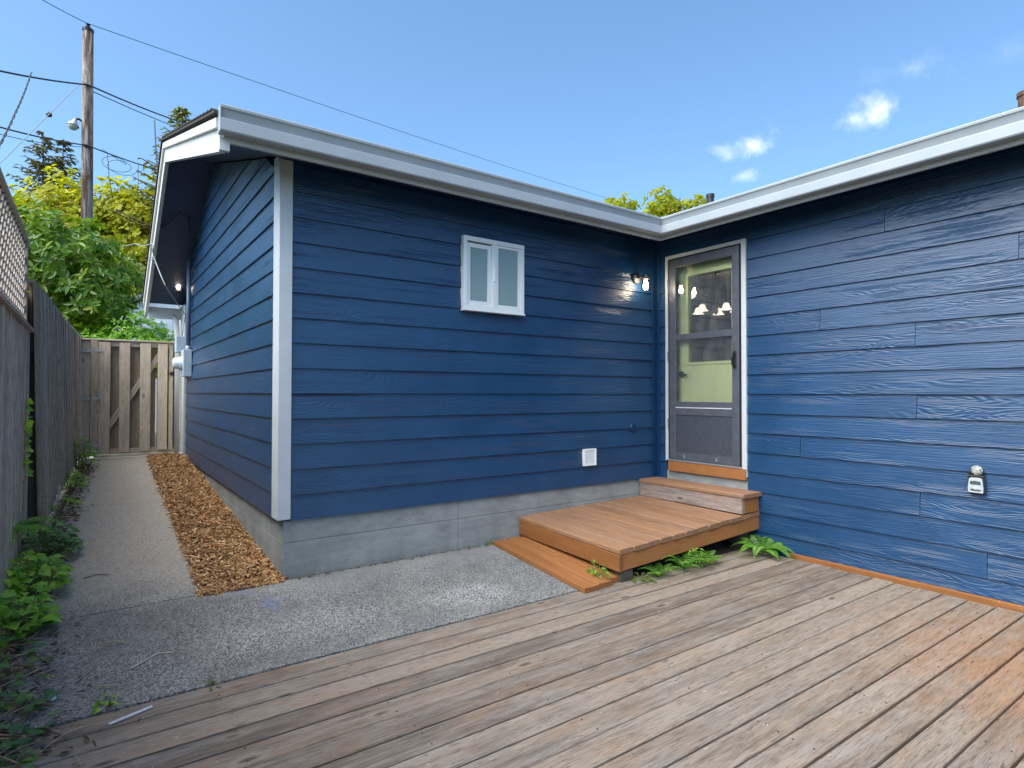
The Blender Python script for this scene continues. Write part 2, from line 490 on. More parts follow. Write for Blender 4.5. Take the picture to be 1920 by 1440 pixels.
M_FEN2 = wood('silver_fence_boards', (.62, .51, .41), (.35, .28, .22), stain=(.45, .39, .335), stain_amt=.6, grain=.9, grey=(.46, .43, .40), checks=.35)
M_DARKW = wood('dark_wood', (.10, .085, .07), (.05, .042, .036), knots=False)  # near-black brown; the fence gap's shade is put into this colour
M_FEND = wood('shaded_fence_boards', (.32, .245, .18), (.16, .12, .088), stain=(.21, .18, .15), stain_amt=.5, grain=.9, checks=.3)  # recessed boards: darker copy, relief shade put into the colour
M_GATE = wood('gate_boards', (.68, .56, .43), (.42, .33, .245), stain=(.46, .43, .36), stain_amt=.5, grain=.8, checks=.2)
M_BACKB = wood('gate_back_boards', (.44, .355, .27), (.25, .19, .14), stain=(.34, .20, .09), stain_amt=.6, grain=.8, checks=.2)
M_STORM = plain('bronze_storm_door', (.115, .125, .155), .38, metal=.35, nscale=12, namt=.12)
M_KICK = plain('storm_door_kick_panel', (.075, .085, .11), .42, metal=.3, bump=.3, bscale=500)
M_RUST = plain('rusty_screw', (.05, .035, .028), .6)
M_BLK = plain('black_metal', (.02, .02, .022), .35)
M_GALV = plain('galvanised_metal', (.45, .47, .49), .4, metal=.7)
M_BOX = plain('painted_meter_box', (.42, .50, .58), .45, nscale=10)
M_COND = plain('painted_conduit', (.10, .15, .25), .4)
M_DOOR = plain('green_cast_door_paint', (.84, .92, .47), .45, nscale=3, namt=.03)  # green cast of the mixed lighting put into the paint colour
M_WALLI = plain('interior_wall_paint', (.62, .60, .57), .8)
M_GLASS = glass_mat('storm_glass', refl=.6, haze=.05, hazecol=(.55, .58, .55))
M_GLASS2 = glass_mat('door_lite_glass', refl=.6, haze=.18, hazecol=(.6, .6, .58))
M_JAR = glass_mat('clear_lamp_glass', refl=1.0)
M_ROOF = plain('brown_roof_shingles', (.055, .048, .045), .9, bump=.8, bscale=140, nscale=60, namt=.3)
M_DIRT = plain('dark_soil', (.07, .052, .038), .95, bump=1.0, bscale=40, nscale=14, namt=.35)
M_GRND = plain('grassy_ground', (.07, .085, .035), .95, nscale=2, namt=.4)
M_CHIP = chip_mat()
M_POLE = pole_mat()
M_WIRE = plain('cable_black', (.02, .021, .024), .6)
M_WIREG = plain('cable_grey', (.30, .32, .34), .5)
M_BARK = plain('tree_bark', (.10, .075, .055), .9, bump=.8, bscale=30, nscale=8, namt=.3)
M_TWIG = plain('dry_twigs', (.30, .23, .15), .9, nscale=20, namt=.35)
M_L_RHO = leaf_mat('rhododendron_leaf', (.04, .11, .010), (.13, .25, .016), (.34, .38, .03), trans=.38, rough=.32, spec=.6)
M_L_MAP = leaf_mat('sunny_maple_leaf', (.13, .20, .012), (.34, .37, .015), (.58, .51, .02), trans=.5)  # the sun's yellow on the foliage is put into these leaf colours
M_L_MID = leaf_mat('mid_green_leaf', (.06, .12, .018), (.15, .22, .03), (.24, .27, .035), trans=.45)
M_L_SPR = leaf_mat('spruce_needle', (.05, .075, .035), (.13, .125, .045), (.27, .19, .07), trans=.25, rough=.7)
M_L_PIN = leaf_mat('fir_needle', (.05, .085, .015), (.16, .18, .025), (.34, .30, .035), trans=.35, rough=.7)
M_L_WEED = leaf_mat('weed_leaf', (.09, .24, .02), (.22, .44, .035), (.40, .56, .07), trans=.4)
M_L_IVY = leaf_mat('ivy_leaf', (.04, .11, .035), (.09, .21, .05), (.18, .32, .07), trans=.3, rough=.35)
M_L_FERN = leaf_mat('fern_frond', (.06, .17, .02), (.13, .30, .03), (.22, .38, .05), trans=.4)
M_L_DEAD = leaf_mat('dead_leaf', (.06, .04, .025), (.16, .105, .06), (.30, .22, .14), trans=.1, rough=.8)
M_FROST = None


def frosted():
    m, n = mat('frosted_glass')
    co = n('TexCoord').outputs['Object']
    a = n.noise(co, 400, 2, .5)
    col = n.mix(n.noise(co, 3, 3), (.19, .29, .31, 1), (.29, .39, .41, 1))
    p = n('BsdfPrincipled', Base_Color=col, Roughness=.28, Normal=n('Bump', Strength=.12, Distance=.001, Height=a).outputs[0])
    n('OutputMaterial', Surface=p)
    return m


M_FROST = frosted()

W = 3.864
ZB, EX = .406, .178         # bottom of the siding, exposure of one course
def slope(y): return .084*min(max(y, -3.5), 4.88)

# ------------------------------------------------------------------ the setting: ground, patio and side path
g = MB()
ys = [(-500, -.36), (-1.32, -.36), (-1.12, -.155), (4.88, .36), (500, .36)]
for (y0, z0), (y1, z1) in zip(ys, ys[1:]):
    g.add([(-500, y0, z0), (500, y0, z0), (500, y1, z1), (-500, y1, z1)], [(0, 1, 2, 3)])
# the strip left of the deck is bare soil, raised to the level of the slab
o = g.build('ground', M_GRND, recalc=False); o['kind'] = 'structure'
so = MB()
so.add([(-1.75, -4.5, -.13), (-1.18, -4.5, -.13), (-1.18, -1.16, -.118), (-1.30, .0, -.012), (-1.28, 2.0, .150), (-1.10, 4.7, .385), (-1.10, 5.7, .395), (-1.9, 5.7, .395), (-1.75, 0, -.01)],
       [list(range(9))])
so.f = []
so.add([], [])
so.f = [[0, 1, 2, 8], [8, 2, 3], [8, 3, 4, 5], [8, 5, 6, 7]]
o = so.build('soil_strip', M_DIRT, recalc=False); o['kind'] = 'structure'

patio = bpy.data.objects.new('patio', None); link(patio, None, (0, 0, 0)); patio['kind'] = 'structure'
def slab(pts, name='concrete_slab'):
    b = MB()
    top = [Vector((x, y, slope(y))) for x, y in pts]
    b.prism(top, (0, 0, -.09))
    return b.build(name, M_CON, patio, bevel=.006)
slab([(-1.42, -1.120), (1.99, -1.120), (2.03, -.002), (-.49, -.002), (-1.36, -.02)])
slab([(-1.355, -.008), (-.495, .008), (-.477, 2.55), (-1.29, 2.66)])
slab([(-1.288, 2.672), (-.477, 2.562), (-.46, 4.86), (-1.13, 4.86)])
slab([(-1.20, 4.872), (-.40, 4.872), (-.40, 5.9), (-1.25, 5.9)])
slab([(-.392, 4.93), (.3, 4.93), (.3, 5.9), (-.392, 5.9)])
b = MB(); b.add([(2.03, -1.16, -.12), (W, -1.16, -.12), (W, 0, -.03), (2.03, 0, -.03)], [(0, 1, 2, 3)])
o = b.build('soil_under_steps', M_DIRT, recalc=False); o['kind'] = 'structure'

# bark mulch bed
b = MB(); ny, nx = 40, 6
for i in range(ny+1):
    y = -.006+4.906*i/ny
    for j in range(nx+1):
        x0 = -.495+.04*y/4.9
        x = x0+(0.0-x0)*j/nx
        hgt = .003+min(1, i/2.5)*(.009+.03*math.sin(math.pi*min(1, (j+.6)/nx))+random.uniform(-.006, .006))
        b.v.append(Vector((x, y, slope(y)+hgt+(.02 if y > 4 else 0))))
b.f = [(i*(nx+1)+j, i*(nx+1)+j+1, (i+1)*(nx+1)+j+1, (i+1)*(nx+1)+j) for i in range(ny) for j in range(nx)]
b.r = [.15]*len(b.f)
o = b.build('mulch_bed', M_CHIP, recalc=False); o['kind'] = 'structure'
b = MB()
for i in range(8700):
    y = -.012+4.92*random.random()**1.15
    if i > 8200: y = random.uniform(-.035, .04)
    x0 = -.505+.04*y/4.9
    x = random.uniform(x0-.01, .01)
    if random.random() < .03: x -= random.uniform(0, .05)
    L = random.choice([.02, .03, .04, .05, .07])*random.uniform(.7, 1.3); w = random.uniform(.006, .015); t = random.uniform(.002, .006)
    e = max(0.0, min(1, (x-x0)/.5))
    z = slope(y)+.004+min(1, max(0, (y+.03)/.22))*(.008+.034*math.sin(math.pi*min(1, e+.1)))+random.uniform(0, .018)*min(1, (y+.05)/.1)+(.02 if y > 4 else 0)
    ma = Matrix.Rotation(random.uniform(0, 2*math.pi), 3, 'Z') @ Matrix.Rotation(random.gauss(0, .35), 3, 'Y') @ Matrix.Rotation(random.gauss(0, .5), 3, 'X')
    c = Vector((x, y, z)); k = random.uniform(.4, 1)
    vs = [c+ma @ Vector(q) for q in ((-L/2, -w/2*k, -t/2), (L/2, -w/2, -t/2), (L/2*.9, w/2, -t/2), (-L/2, w/2*k, -t/2), (-L/2, -w/2*k, t/2), (L/2, -w/2, t/2), (L/2*.9, w/2, t/2), (-L/2, w/2*k, t/2))]
    b.add(vs, [(3, 2, 1, 0), (4, 5, 6, 7), (0, 1, 5, 4), (1, 2, 6, 5), (2, 3, 7, 6), (3, 0, 4, 7)])
    b.r += [min(1, max(0, random.gauss(.50, .27)))]*6
tag(b.build('bark_mulch', M_CHIP, recalc=False), 'brown wood bark chips spread along the foot of the side wall', None, None, 'stuff')

# ------------------------------------------------------------------ the house
house = thing('house', (0, 0, 0), 'navy blue lap sided house with white corner trim and white gutters', 'house')
OV = .44                                    # eave overhang to the gutter face
RIDGE_Y, RIDGE_Z = 2.95, 3.84               # underside of the roof on the gable
def under(y): return 2.945+.30*y if y < RIDGE_Y else 2.945+.30*RIDGE_Y-.5*(y-RIDGE_Y)

# foundation
fnd = MB()
fnd.box(.02, W-.02, .02, .3, -.3, .40)
fnd = fnd.build('foundation', M_FND, house)
def fpanel(x0, x1, y0, y1, z0, z1):
    b = MB(); b.box(x0, x1, y0, y1, z0, z1); b.build('concrete_panel', M_FND, fnd, bevel=.003)
for x0, x1 in ((.004, 1.405), (1.409, W)):
    fpanel(x0, x1, .002, .022, .254, .404); fpanel(x0, x1, .002, .022, -.3, .251)
for y0, y1 in ((.0045, 1.2), (1.2035, 2.6), (2.603, 5.1)):
    fpanel(.0, .021, y0 if y0 > .01 else .024, y1, .254, .404); fpanel(.0, .021, y0 if y0 > .01 else .024, y1, -.2, .251)
fpanel(W-.002, W+.1, -1.10, -.02, -.3, .495)

# walls: a sheathing panel each, siding boards as sub-parts
fw_ = MB()
# window hole is covered by the window itself
fw_.box(.0, W, .004, .12, .40, 2.95)
front_wall = fw_.build('front_wall', M_NAVY, house)
lw_ = MB(); lw_.prism([(.006, .13, .40), (.006, 5.5, .40), (.006, 5.5, under(5.5)), (.006, RIDGE_Y, under(RIDGE_Y)), (.006, .13, under(.13))], (.1, 0, 0))
left_wall = lw_.build('side_wall', M_NAVY, house)
rw_ = MB()
DY0, DY1, DZ0, DZ1 = -1.04, -.18, .60, 2.705     # door opening
rw_.box(W+.004, W+.12, -7, DY0, -.3, 2.95)
rw_.box(W+.004, W+.12, DY1, .004, .40, 2.95)
rw_.box(W+.004, W+.12, DY0, DY1, DZ1, 2.95)
right_wall = rw_.build('wing_wall', M_NAVY, house)

BC = {}
def lap(parent, u0, u1, z0, z1, wall, u0t=None, u1t=None):
    """one lap board; u runs along the wall; the lower edge stands 15 mm proud, the upper 3 mm"""
    u0t = u0 if u0t is None else u0t; u1t = u1 if u1t is None else u1t
    L = u1-u0; Lm = (u0+u1)/2; h = z1-z0
    key = (round(L, 3), round(h, 3), round(u0t-u0, 3), round(u1t-u1, 3), wall == 'F')
    me = BC.get(key)
    if me is None:
        a, bb = -L/2, L/2; at, bt = u0t-Lm, u1t-Lm
        # local X along the wall, -Y outwards
        vs = [(a, -.019, 0), (bb, -.019, 0), (bb, 0, 0), (a, 0, 0), (at, -.0032, h), (bt, -.0032, h), (bt, 0, h), (at, 0, h)]
        me = bpy.data.meshes.new('siding_board')
        me.from_pydata(vs, [], [(3, 2, 1, 0), (4, 5, 6, 7), (0, 1, 5, 4), (1, 2, 6, 5), (2, 3, 7, 6), (3, 0, 4, 7)])
        me.materials.append(M_SID)
        BC[key] = me
    o = bpy.data.objects.new('siding_board', me)
    j = random.uniform(-.0007, .0007)
    if wall == 'F': link(o, parent, (Lm, .002+j, z0))
    elif wall == 'R':
        link(o, parent, (W+.002+j, -Lm, z0)); o.rotation_euler = (0, 0, R(-90))
    else:
        link(o, parent, (-.014+j, -Lm, z0)); o.rotation_euler = (0, 0, R(-90))
    return o
# front wall: u = x
for k in range(15):
    z0 = ZB+k*EX; z1 = min(z0+EX+.012, 2.945)
    if z1-z0 < .03: continue
    lap(front_wall, .048, 3.776, z0, z1, 'F')
# wing wall: u = -y ; butt joints measured off the photograph
cuts = {4: 2.463, 8: 1.76, 7: 2.457, 2: 1.585, 0: 2.478, -2: 2.873, 10: 3.06, 12: 2.258}
for k in range(-3, 15):
    z0 = ZB+k*EX; z1 = min(z0+EX+.012, 2.945)
    if k == -3: z0 = -.074
    if z1-z0 < .03: continue
    segs = []
    s0 = 1.088
    if k >= 13: s0 = .062
    zz0 = z0
    if k == 13:
        lap(right_wall, .062, 1.10, 2.752, z1, 'R'); s0 = 1.1015
    if 0 <= k < 13: lap(right_wall, .062, .142, z0, z1, 'R')
    c = cuts.get(k)
    if c is None: c = 3.3+((k*7) % 5)*.5
    lap(right_wall, s0, c-.0018, z0, z1, 'R')
    lap(right_wall, c+.0018, min(c+3.66, 7), z0, z1, 'R')
    if c+3.66 < 6.9: lap(right_wall, c+3.662, 7, z0, z1, 'R')
# side (gable) wall: looks along -X, so u = -y
for k in range(21):
    z0 = ZB+k*EX; z1 = z0+EX+.012
    lo0 = .135; hi0 = 4.95
    def lim(z):
        a = max(lo0, (z-2.945)/.30); bq = min(hi0 if z < 2.72 else 5.5, RIDGE_Y+(2.945+.3*RIDGE_Y-z)/.5)
        return a, bq
    a0, b0 = lim(z0); a1, b1 = lim(z1)
    if k > 12 and z0 < 2.72: b0 = b1 = min(b0, b1)
    if b0-a0 < .1: continue
    if b1-a1 < .02: a1 = b1 = (a1+b1)/2
    if z0 > 2.54 and z0 < 2.75: b0, b1 = min(5.3, b0), min(5.3, b1)
    cpos = [3.35, 2.1, 4.3][k % 3]
    if a0 < cpos-.3 and b0 > cpos+.3 and a1 < cpos < b1 and z0 > 1.0:
        lap(left_wall, -b0, -cpos-.001, z0, z1, 'L', -b1, -cpos-.001)
        lap(left_wall, -cpos+.001, -a0, z0, z1, 'L', -cpos+.001, -a1)
    else:
        lap(left_wall, -b0, -a0, z0, z1, 'L', -b1, -a1)

# trim boards
b = MB(); b.box(-.043, .046, -.026, -.003, .419, 2.925); b.build('corner_trim', M_WHITE, house, bevel=.003)
b = MB(); b.box(-.0435, -.020, -.0025, .135, .419, 2.97); b.build('corner_trim', M_WHITE, house, bevel=.003)
b = MB(); b.box(3.778, W-.0, -.020, -.001, .39, 2.94); b.build('inside_corner_trim', M_NAVY, house, bevel=.002)
b = MB(); b.box(W-.020, W-.001, -.061, -.0205, .39, 2.94); b.build('inside_corner_trim', M_NAVY, house, bevel=.002)

# side door with white casing at the far end of the side wall
sd = MB(); sd.box(-.050, -.012, 4.96, 5.07, .45, 2.50); sd.box(-.050, -.012, 5.07, 5.55, 2.42, 2.53)
sd = sd.build('side_door_frame', M_WHITE, house, bevel=.003)
b = MB(); b.box(-.030, -.012, 5.072, 5.52, .47, 2.418); b.build('side_door', plain('cream_paint', (.78, .74, .62), .5), house)

# eaves: gutter, fascia, soffit
prof = [(.452, 3.012), (.455, 3.006), (.453, 2.992), (.444, 2.985), (.426, 2.940), (.449, 2.932), (.450, 2.926), (.450, 2.862), (.444, 2.853), (.372, 2.853), (.366, 2.862),
        (.366, 3.012), (.371, 3.012), (.372, 2.872), (.420, 2.872), (.420, 2.94), (.437, 3.008)]
def run(name, m, prof, a, c, bev=0):
    b = MB(); k = len(prof)
    vs = [p(o, z) for p in (a, c) for o, z in prof]
    b.add(vs, [(j, (j+1) % k, (j+1) % k+k, j+k) for j in range(k)]+[list(range(k))[::-1], [j+k for j in range(k)]])
    return b.build(name, m, house, bevel=bev)
XL = -.487
run('gutter', M_GUT, prof, lambda o, z: Vector((XL, -o, z)), lambda o, z: Vector((W-o-.0005, -o, z)))
run('gutter', M_GUT, prof, lambda o, z: Vector((W-o, -o, z)), lambda o, z: Vector((W-o, -7, z)))
b = MB(); b.prism([(XL-.002, -.452, 3.01), (XL-.002, -.449, 2.855), (XL-.002, -.367, 2.855), (XL-.002, -.367, 3.01)], (.004, 0, 0)); b.build('gutter_end_cap', M_GUT, house)
fas = [(.364, 2.822), (.364, 2.995), (.338, 2.995), (.338, 2.822)]
run('fascia', M_WHITE, fas, lambda o, z: Vector((XL+.03, -o, z)), lambda o, z: Vector((W-o, -o, z)), .003)
run('fascia', M_WHITE, fas, lambda o, z: Vector((W-o, -o, z)), lambda o, z: Vector((W-o, -7, z)), .003)
# gutter screws
for x in (.1, .75, 1.4, 2.05, 2.7, 3.3):
    b = MB(); b.lathe((x, -.452, 3.000), (0, -1, 0), [(0, .0), (.006, 0), (.005, .004), (0, .005)], 8); b.build('gutter_screw', M_GALV, house)
for y in (-1.0, -1.7, -2.4, -3.1):
    b = MB(); b.lathe((W-.452, y, 3.000), (-1, 0, 0), [(0, .0), (.006, 0), (.005, .004), (0, .005)], 8); b.build('gutter_screw', M_GALV, house)
def soff(a0, a1, run_front):
    b = MB()
    o0, o1 = .3375, -.0; z0, z1 = 2.838, 2.938; t = .015
    if run_front: P = [(a0, -o0, z0), (a1[0], -o0, z0), (a1[1], -o1, z1), (a0, -o1, z1)]
    else: P = [(W-o0, a0[0], z0), (W-o0, a1, z0), (W-o1, a1, z1), (W-o1, a0[1], z1)]
    b.prism(P, (0, 0, t)); b.build('soffit_panel', M_SOFF, house)
for x0, x1 in ((-.455, .76), (.763, 1.98), (1.983, 3.1)): soff(x0, (x1, x1), True)
soff(3.103, (W-.3375, W), True)
soff((-.339, -.002), -1.2, False)
for y0, y1 in ((-1.203, -2.42), (-2.423, -3.64), (-3.643, -4.86), (-4.863, -7)): soff((y0, y0), y1, False)
for nm, P, d in (('frieze_moulding', [(.06, -.18, 2.884), (3.68, -.18, 2.884), (3.68, -.192, 2.878), (.06, -.192, 2.878)], (0, 0, -.006)),
                 ('frieze_moulding', [(W-.18, -.2, 2.884), (W-.18, -7, 2.884), (W-.192, -7, 2.878), (W-.192, -.2, 2.878)], (0, 0, -.006))):
    b = MB(); b.prism(P, d); b.build(nm, M_SOFF, house)

# gable overhang: barge boards, soffit, back eave
BX0, BX1 = -.478, -.440
def rooft(y): return 2.968+.30*(y+.40) if y < 2.93 else 2.968+.30*3.33-.505*(y-2.93)
FY, RY, BY = -.362, 2.93, 5.62
def barge(x0, x1, d0, d1, ya, yb, mtl, nm='barge_board'):
    b = MB(); z = rooft
    P = [(x0, ya, z(ya)-d0), (x0, yb, z(yb)-d0), (x0, yb, z(yb)-d1), (x0, ya, z(ya)-d1)]
    b.prism(P, (x1-x0, 0, 0)); return b.build(nm, mtl, house, bevel=.003)
barge(BX0, BX1, .085, .225, -.335, RY, M_BARGE); barge(BX0, BX1, .085, .225, RY+.0005, BY, M_BARGE)
barge(BX0-.022, BX1, .022, .0845, FY+.0, RY, M_BARGE, 'barge_trim'); barge(BX0-.022, BX1, .022, .0845, RY+.0005, BY, M_BARGE, 'barge_trim')
b = MB(); b.box(BX0, BX1+.02, -.3645, -.336, 2.768, 2.85); b.build('barge_return', M_WHITE, house, bevel=.002)
ss = [(-.33, 1.0), (1.002, 2.2), (2.202, 2.93), (2.932, 3.75), (3.752, 4.62), (4.622, 5.45)]
for ya, yb in ss:
    b = MB(); zz = lambda y: rooft(y)-.13
    b.prism([(BX1, ya, zz(ya)), (BX1, yb, zz(yb)), (-.02, yb, zz(yb)), (-.02, ya, zz(ya))], (0, 0, .012)); b.build('soffit_panel', M_SOFF, house)
b = MB(); b.prism([(BX1, 5.5, rooft(5.5)-.31), (BX1, 5.5, rooft(5.5)-.15), (.5, 5.5, rooft(5.5)-.15), (.5, 5.5, rooft(5.5)-.31)], (0, .03, 0)); b.build('fascia', M_WHITE, house, bevel=.002)
b = MB(); b.tube([(-.085, 5.42, .44), (-.085, 5.42, 2.05), (-.10, 5.46, 2.35), (-.14, 5.53, 2.42)], .034, 10); b.build('downspout', M_WHITE, house, smooth=True)

# roof
def roofsheet(P, t=.022): 
    b = MB(); b.prism(P, (0, 0, t)); return b
rb = MB()
def RP(x, y): return (x, y, rooft(y))
rb.prism([RP(-.515, -.385), (W-.385, -.385, rooft(-.385)), (W+3.0, 2.93, rooft(2.93)), RP(-.515, 2.93)], (0, 0, .02))
rb.prism([RP(-.515, 2.931), (12, 2.931, rooft(2.931)), (12, 5.65, rooft(5.65)), RP(-.515, 5.65)], (0, 0, .02))
rzx = lambda x: 2.968+.30*(x-(W-.40))
rb.prism([(W-.385, -.3855, rzx(W-.385)), (W-.385, -7.2, rzx(W-.385)), (W+2.93, -7.2, rzx(W+2.93)), (W+2.93, 2.9, rzx(W+2.93))], (0, 0, .02))
rb.prism([(W+2.931, -7.2, rzx(W+2.93)), (W+6.3, -7.2, 3.0), (W+6.3, 2.9, 3.0), (W+2.931, 2.9, rzx(W+2.93))], (0, 0, .02))
roof = rb.build('roof', M_ROOF, house)
# shingle courses seen along the rake edge
y = -.33
while y < 2.85:
    for x0, x1 in ((-.521, .5),):
        b = MB(); z0 = rooft(y)+.0205; z1 = rooft(y+.16)+.0205
        b.prism([(x0, y, z0+.012), (x0, y+.16, z1+.002), (x0, y+.16, z1), (x0, y, z0)], (x1-x0, 0, 0)); b.build('shingle', M_ROOF, roof)
    y += .145
# pipes through the roof
def vent(x, y, r, h, label, mtl):
    zb = rooft(y) if x < W-.3 else rzx(x)
    b = MB(); b.tube([(x, y, zb-.05), (x, y, zb+h)], r, 14); b.tube([(x, y, zb+h-.03), (x, y, zb+h+.012)], r*1.12, 14)
    o = b.build('vent_pipe', mtl, house, smooth=False); o['label'] = label
vent(2.433, .529, .055, .135, 'low grey vent pipe peeping over the front gutter', M_BLK)
vent(5.70, .645, .05, .34, 'dark vent pipe above the corner of the gutters', M_BLK)
vent(6.66, -2.46, .085, .44, 'brown flue pipe above the wing roof', plain('rusty_flue', (.16, .085, .05), .6, nscale=20, namt=.4))

# window
win = MB(); X0, X1, Z0, Z1 = 1.419, 2.047, 2.003, 2.618
def frame(b, x0, x1, z0, z1, w, y0, y1):
    b.box(x0, x1, y0, y1, z1-w, z1); b.box(x0, x1, y0, y1, z0, z0+w)
    b.box(x0, x0+w, y0, y1, z0+w, z1-w); b.box(x1-w, x1, y0, y1, z0+w, z1-w)
frame(win, X0, X1, Z0, Z1, .038, -.056, .004)
win.box((X0+X1)/2-.024, (X0+X1)/2+.020, -.052, .004, Z0+.038, Z1-.038)
window = win.build('window', M_VINYL, house, bevel=.003)
b = MB(); frame(b, X0+.040, (X0+X1)/2-.026, Z0+.040, Z1-.052, .036, -.038, -.002); b.build('sash', M_VINYL, window, bevel=.002)
b = MB(); frame(b, (X0+X1)/2+.022, X1-.040, Z0+.040, Z1-.040, .020, -.046, -.002); b.build('sash', M_VINYL, window, bevel=.002)
b = MB(); b.box(X0+.076, (X0+X1)/2-.062, -.027, -.022, Z0+.076, Z1-.088); b.build('pane', M_FROST, window)
b = MB(); b.box((X0+X1)/2+.042, X1-.060, -.035, -.029, Z0+.060, Z1-.060); b.build('pane', M_FROST, window)
b = MB(); b.box(X0-.004, X1+.004, -.066, -.012, Z0-.014, Z0-.001); b.build('sill', M_VINYL, window, bevel=.002)
b = MB(); b.prism([((X0+X1)/2-.012, -.062, 2.40), ((X0+X1)/2+.008, -.062, 2.40), ((X0+X1)/2+.008, -.062, 2.26), ((X0+X1)/2-.012, -.062, 2.26)], (0, .01, 0)); b.build('latch', M_VINYL, window, bevel=.002)

# small louvred crawl-space vent
lv = MB(); frame(lv, 2.783, 2.942, .597, .760, .018, -.040, -.004)
louv = lv.build('wall_vent', M_VINYL, house, bevel=.002)
for i in range(7):
    z = .618+i*.0185
    b = MB(); b.prism([(2.803, -.038, z), (2.803, -.024, z+.017), (2.803, -.022, z+.019), (2.803, -.036, z+.002)], (.12, 0, 0)); b.build('louvre', M_VINYL, louv)
b = MB(); b.box(2.8, 2.925, -.022, -.020, .612, .745); b.build('backing', M_VINYL, louv)
# round painted cover on the siding
b = MB(); b.lathe((3.488, -.006, .944), (0, -1, 0), [(0, .016), (.042, .016), (.047, .010), (.047, -.004)], 24); b.build('round_cover', M_NAVY, house)

# doorway: white casing, storm door, inner door
cas = MB()
cas.box(W-.030, W-.002, -.178, -.143, .60, 2.742); cas.box(W-.030, W-.002, -1.086, -1.038, .525, 2.742); cas.box(W-.030, W-.002, -1.038, -.178, 2.706, 2.742)
cas.box(W-.001, W+.118, -.1795, -.160, .61, 2.70); cas.box(W-.001, W+.118, -1.06, -1.041, .61, 2.70); cas.box(W-.001, W+.118, -1.04, -.18, 2.706, 2.74)
casing = cas.build('door_frame', M_WHITE, house, bevel=.003)
def plate(name, m, parent, y0, y1, z0, z1, x0, x1, bev=.003):
    b = MB(); b.box(x0, x1, y0, y1, z0, z1); return b.build(name, m, parent, bevel=bev)
plate('sill_board', M_STAIN, house, -1.084, -.185, .498, .600, W-.040, W-.003)
plate('threshold', M_GALV, house, -1.036, -.182, .601, .617, W-.045, W+.06)
st = MB()
sy0, sy1, sz0, sz1 = -1.015, -.200, .620, 2.690
xs0, xs1 = W-.034, W-.004
st.box(xs0, xs1, sy1-.082, sy1, sz0, sz1); st.box(xs0, xs1, sy0, sy0+.074, sz0, sz1)
st.box(xs0, xs1, sy0+.074, sy1-.082, sz1-.085, sz1); st.box(xs0, xs1, sy0+.074, sy1-.082, sz0, sz0+.078)
st.box(xs0, xs1, sy0+.074, sy1-.082, 1.078, 1.182)
st.box(xs0+.006, xs1, sy0+.074, sy1-.082, 1.845, 1.908)
storm = st.build('storm_door', M_STORM, house, bevel=.004)
plate('z_bar', M_BLK, storm, sy1+.0005, -.1785, .62, 2.704, W-.024, W-.004)
plate('z_bar', M_BLK, storm, -1.0375, sy0-.0005, .62, 2.704, W-.024, W-.004)
plate('z_bar', M_BLK, storm, sy0, sy1, 2.691, 2.705, W-.024, W-.004)
plate('glass', M_GLASS, storm, sy0+.07, sy1-.078, 1.905, sz1-.08, W-.020, W-.017, 0)
plate('glass', M_GLASS, storm, sy0+.07, sy1-.078, 1.18, 1.850, W-.016, W-.013, 0)
plate('glass_rail', M_STORM, storm, sy0+.074, sy1-.082, 1.183, 1.215, W-.030, W-.010, .002)
plate('rail_strip', M_WHITE, storm, sy0+.076, sy1-.084, 1.150, 1.160, W-.038, W-.0345, 0)
plate('kick_panel', M_KICK, storm, sy0+.076, sy1-.084, sz0+.079, 1.077, W-.028, W-.014, .002)
hb = MB(); hb.box(W-.048, W-.035, -.990, -.958, 1.54, 1.70)
hd = hb.build('handle', M_BLK, storm, bevel=.004)
b = MB(); b.tube([(W-.048, -.974, 1.675), (W-.078, -.972, 1.672), (W-.082, -.972, 1.64), (W-.074, -.972, 1.565), (W-.048, -.974, 1.56)], .008, 8); b.build('grip', M_BLK, hd, smooth=True)
for y in (-.39, -.77): plate('drip_clip', M_GALV, storm, y-.008, y+.008, .64, .675, W-.040, W-.0345, .001)
for z in (.95, 1.65, 2.4): plate('hinge', M_STORM, storm, -.199, -.182, z, z+.09, W-.042, W-.0345, .003)
# inner door with half lite
ix0, ix1 = W+.075, W+.112
ly0, ly1, lz0, lz1 = -.87, -.365, 1.62, 2.51
idr = MB()
idr.box(ix0, ix1, -1.039, ly0, .622, 2.704); idr.box(ix0, ix1, ly1, -.181, .622, 2.704)
idr.box(ix0, ix1, ly0, ly1, .622, lz0); idr.box(ix0, ix1, ly0, ly1, lz1, 2.704)
inner = idr.build('entry_door', M_DOOR, house)
fr = MB()
for a in (0, 1):
    w = .028-.012*a; xx = ix0-.012+.006*a; off = .012*a
    fr.box(xx, ix0-.0002, ly0-.03+off, ly1+.03-off, lz1+.03-off-w, lz1+.03-off); fr.box(xx, ix0-.0002, ly0-.03+off, ly1+.03-off, lz0-.03+off, lz0-.03+off+w)
    fr.box(xx, ix0-.0002, ly0-.03+off, ly0-.03+off+w, lz0-.03+off+w, lz1+.03-off-w); fr.box(xx, ix0-.0002, ly1+.03-off-w, ly1+.03-off, lz0-.03+off+w, lz1+.03-off-w)
    break
fr.build('lite_frame', M_DOOR, inner, bevel=.003)
plate('glass', M_GLASS2, inner, ly0, ly1, lz0, lz1, ix0+.016, ix0+.020, 0)
kb = MB(); kb.lathe((ix0, -.275, 1.50), (-1, 0, 0), [(0, .012), (.030, .012), (.033, .004), (.033, 0)], 18)
kb.tube([(ix0, -.275, 1.50), (ix0-.045, -.275, 1.50), (ix0-.048, -.30, 1.498), (ix0-.046, -.345, 1.49), (ix0-.04, -.365, 1.495)], .009, 8)
kb.build('handle', M_BLK, inner, smooth=True)
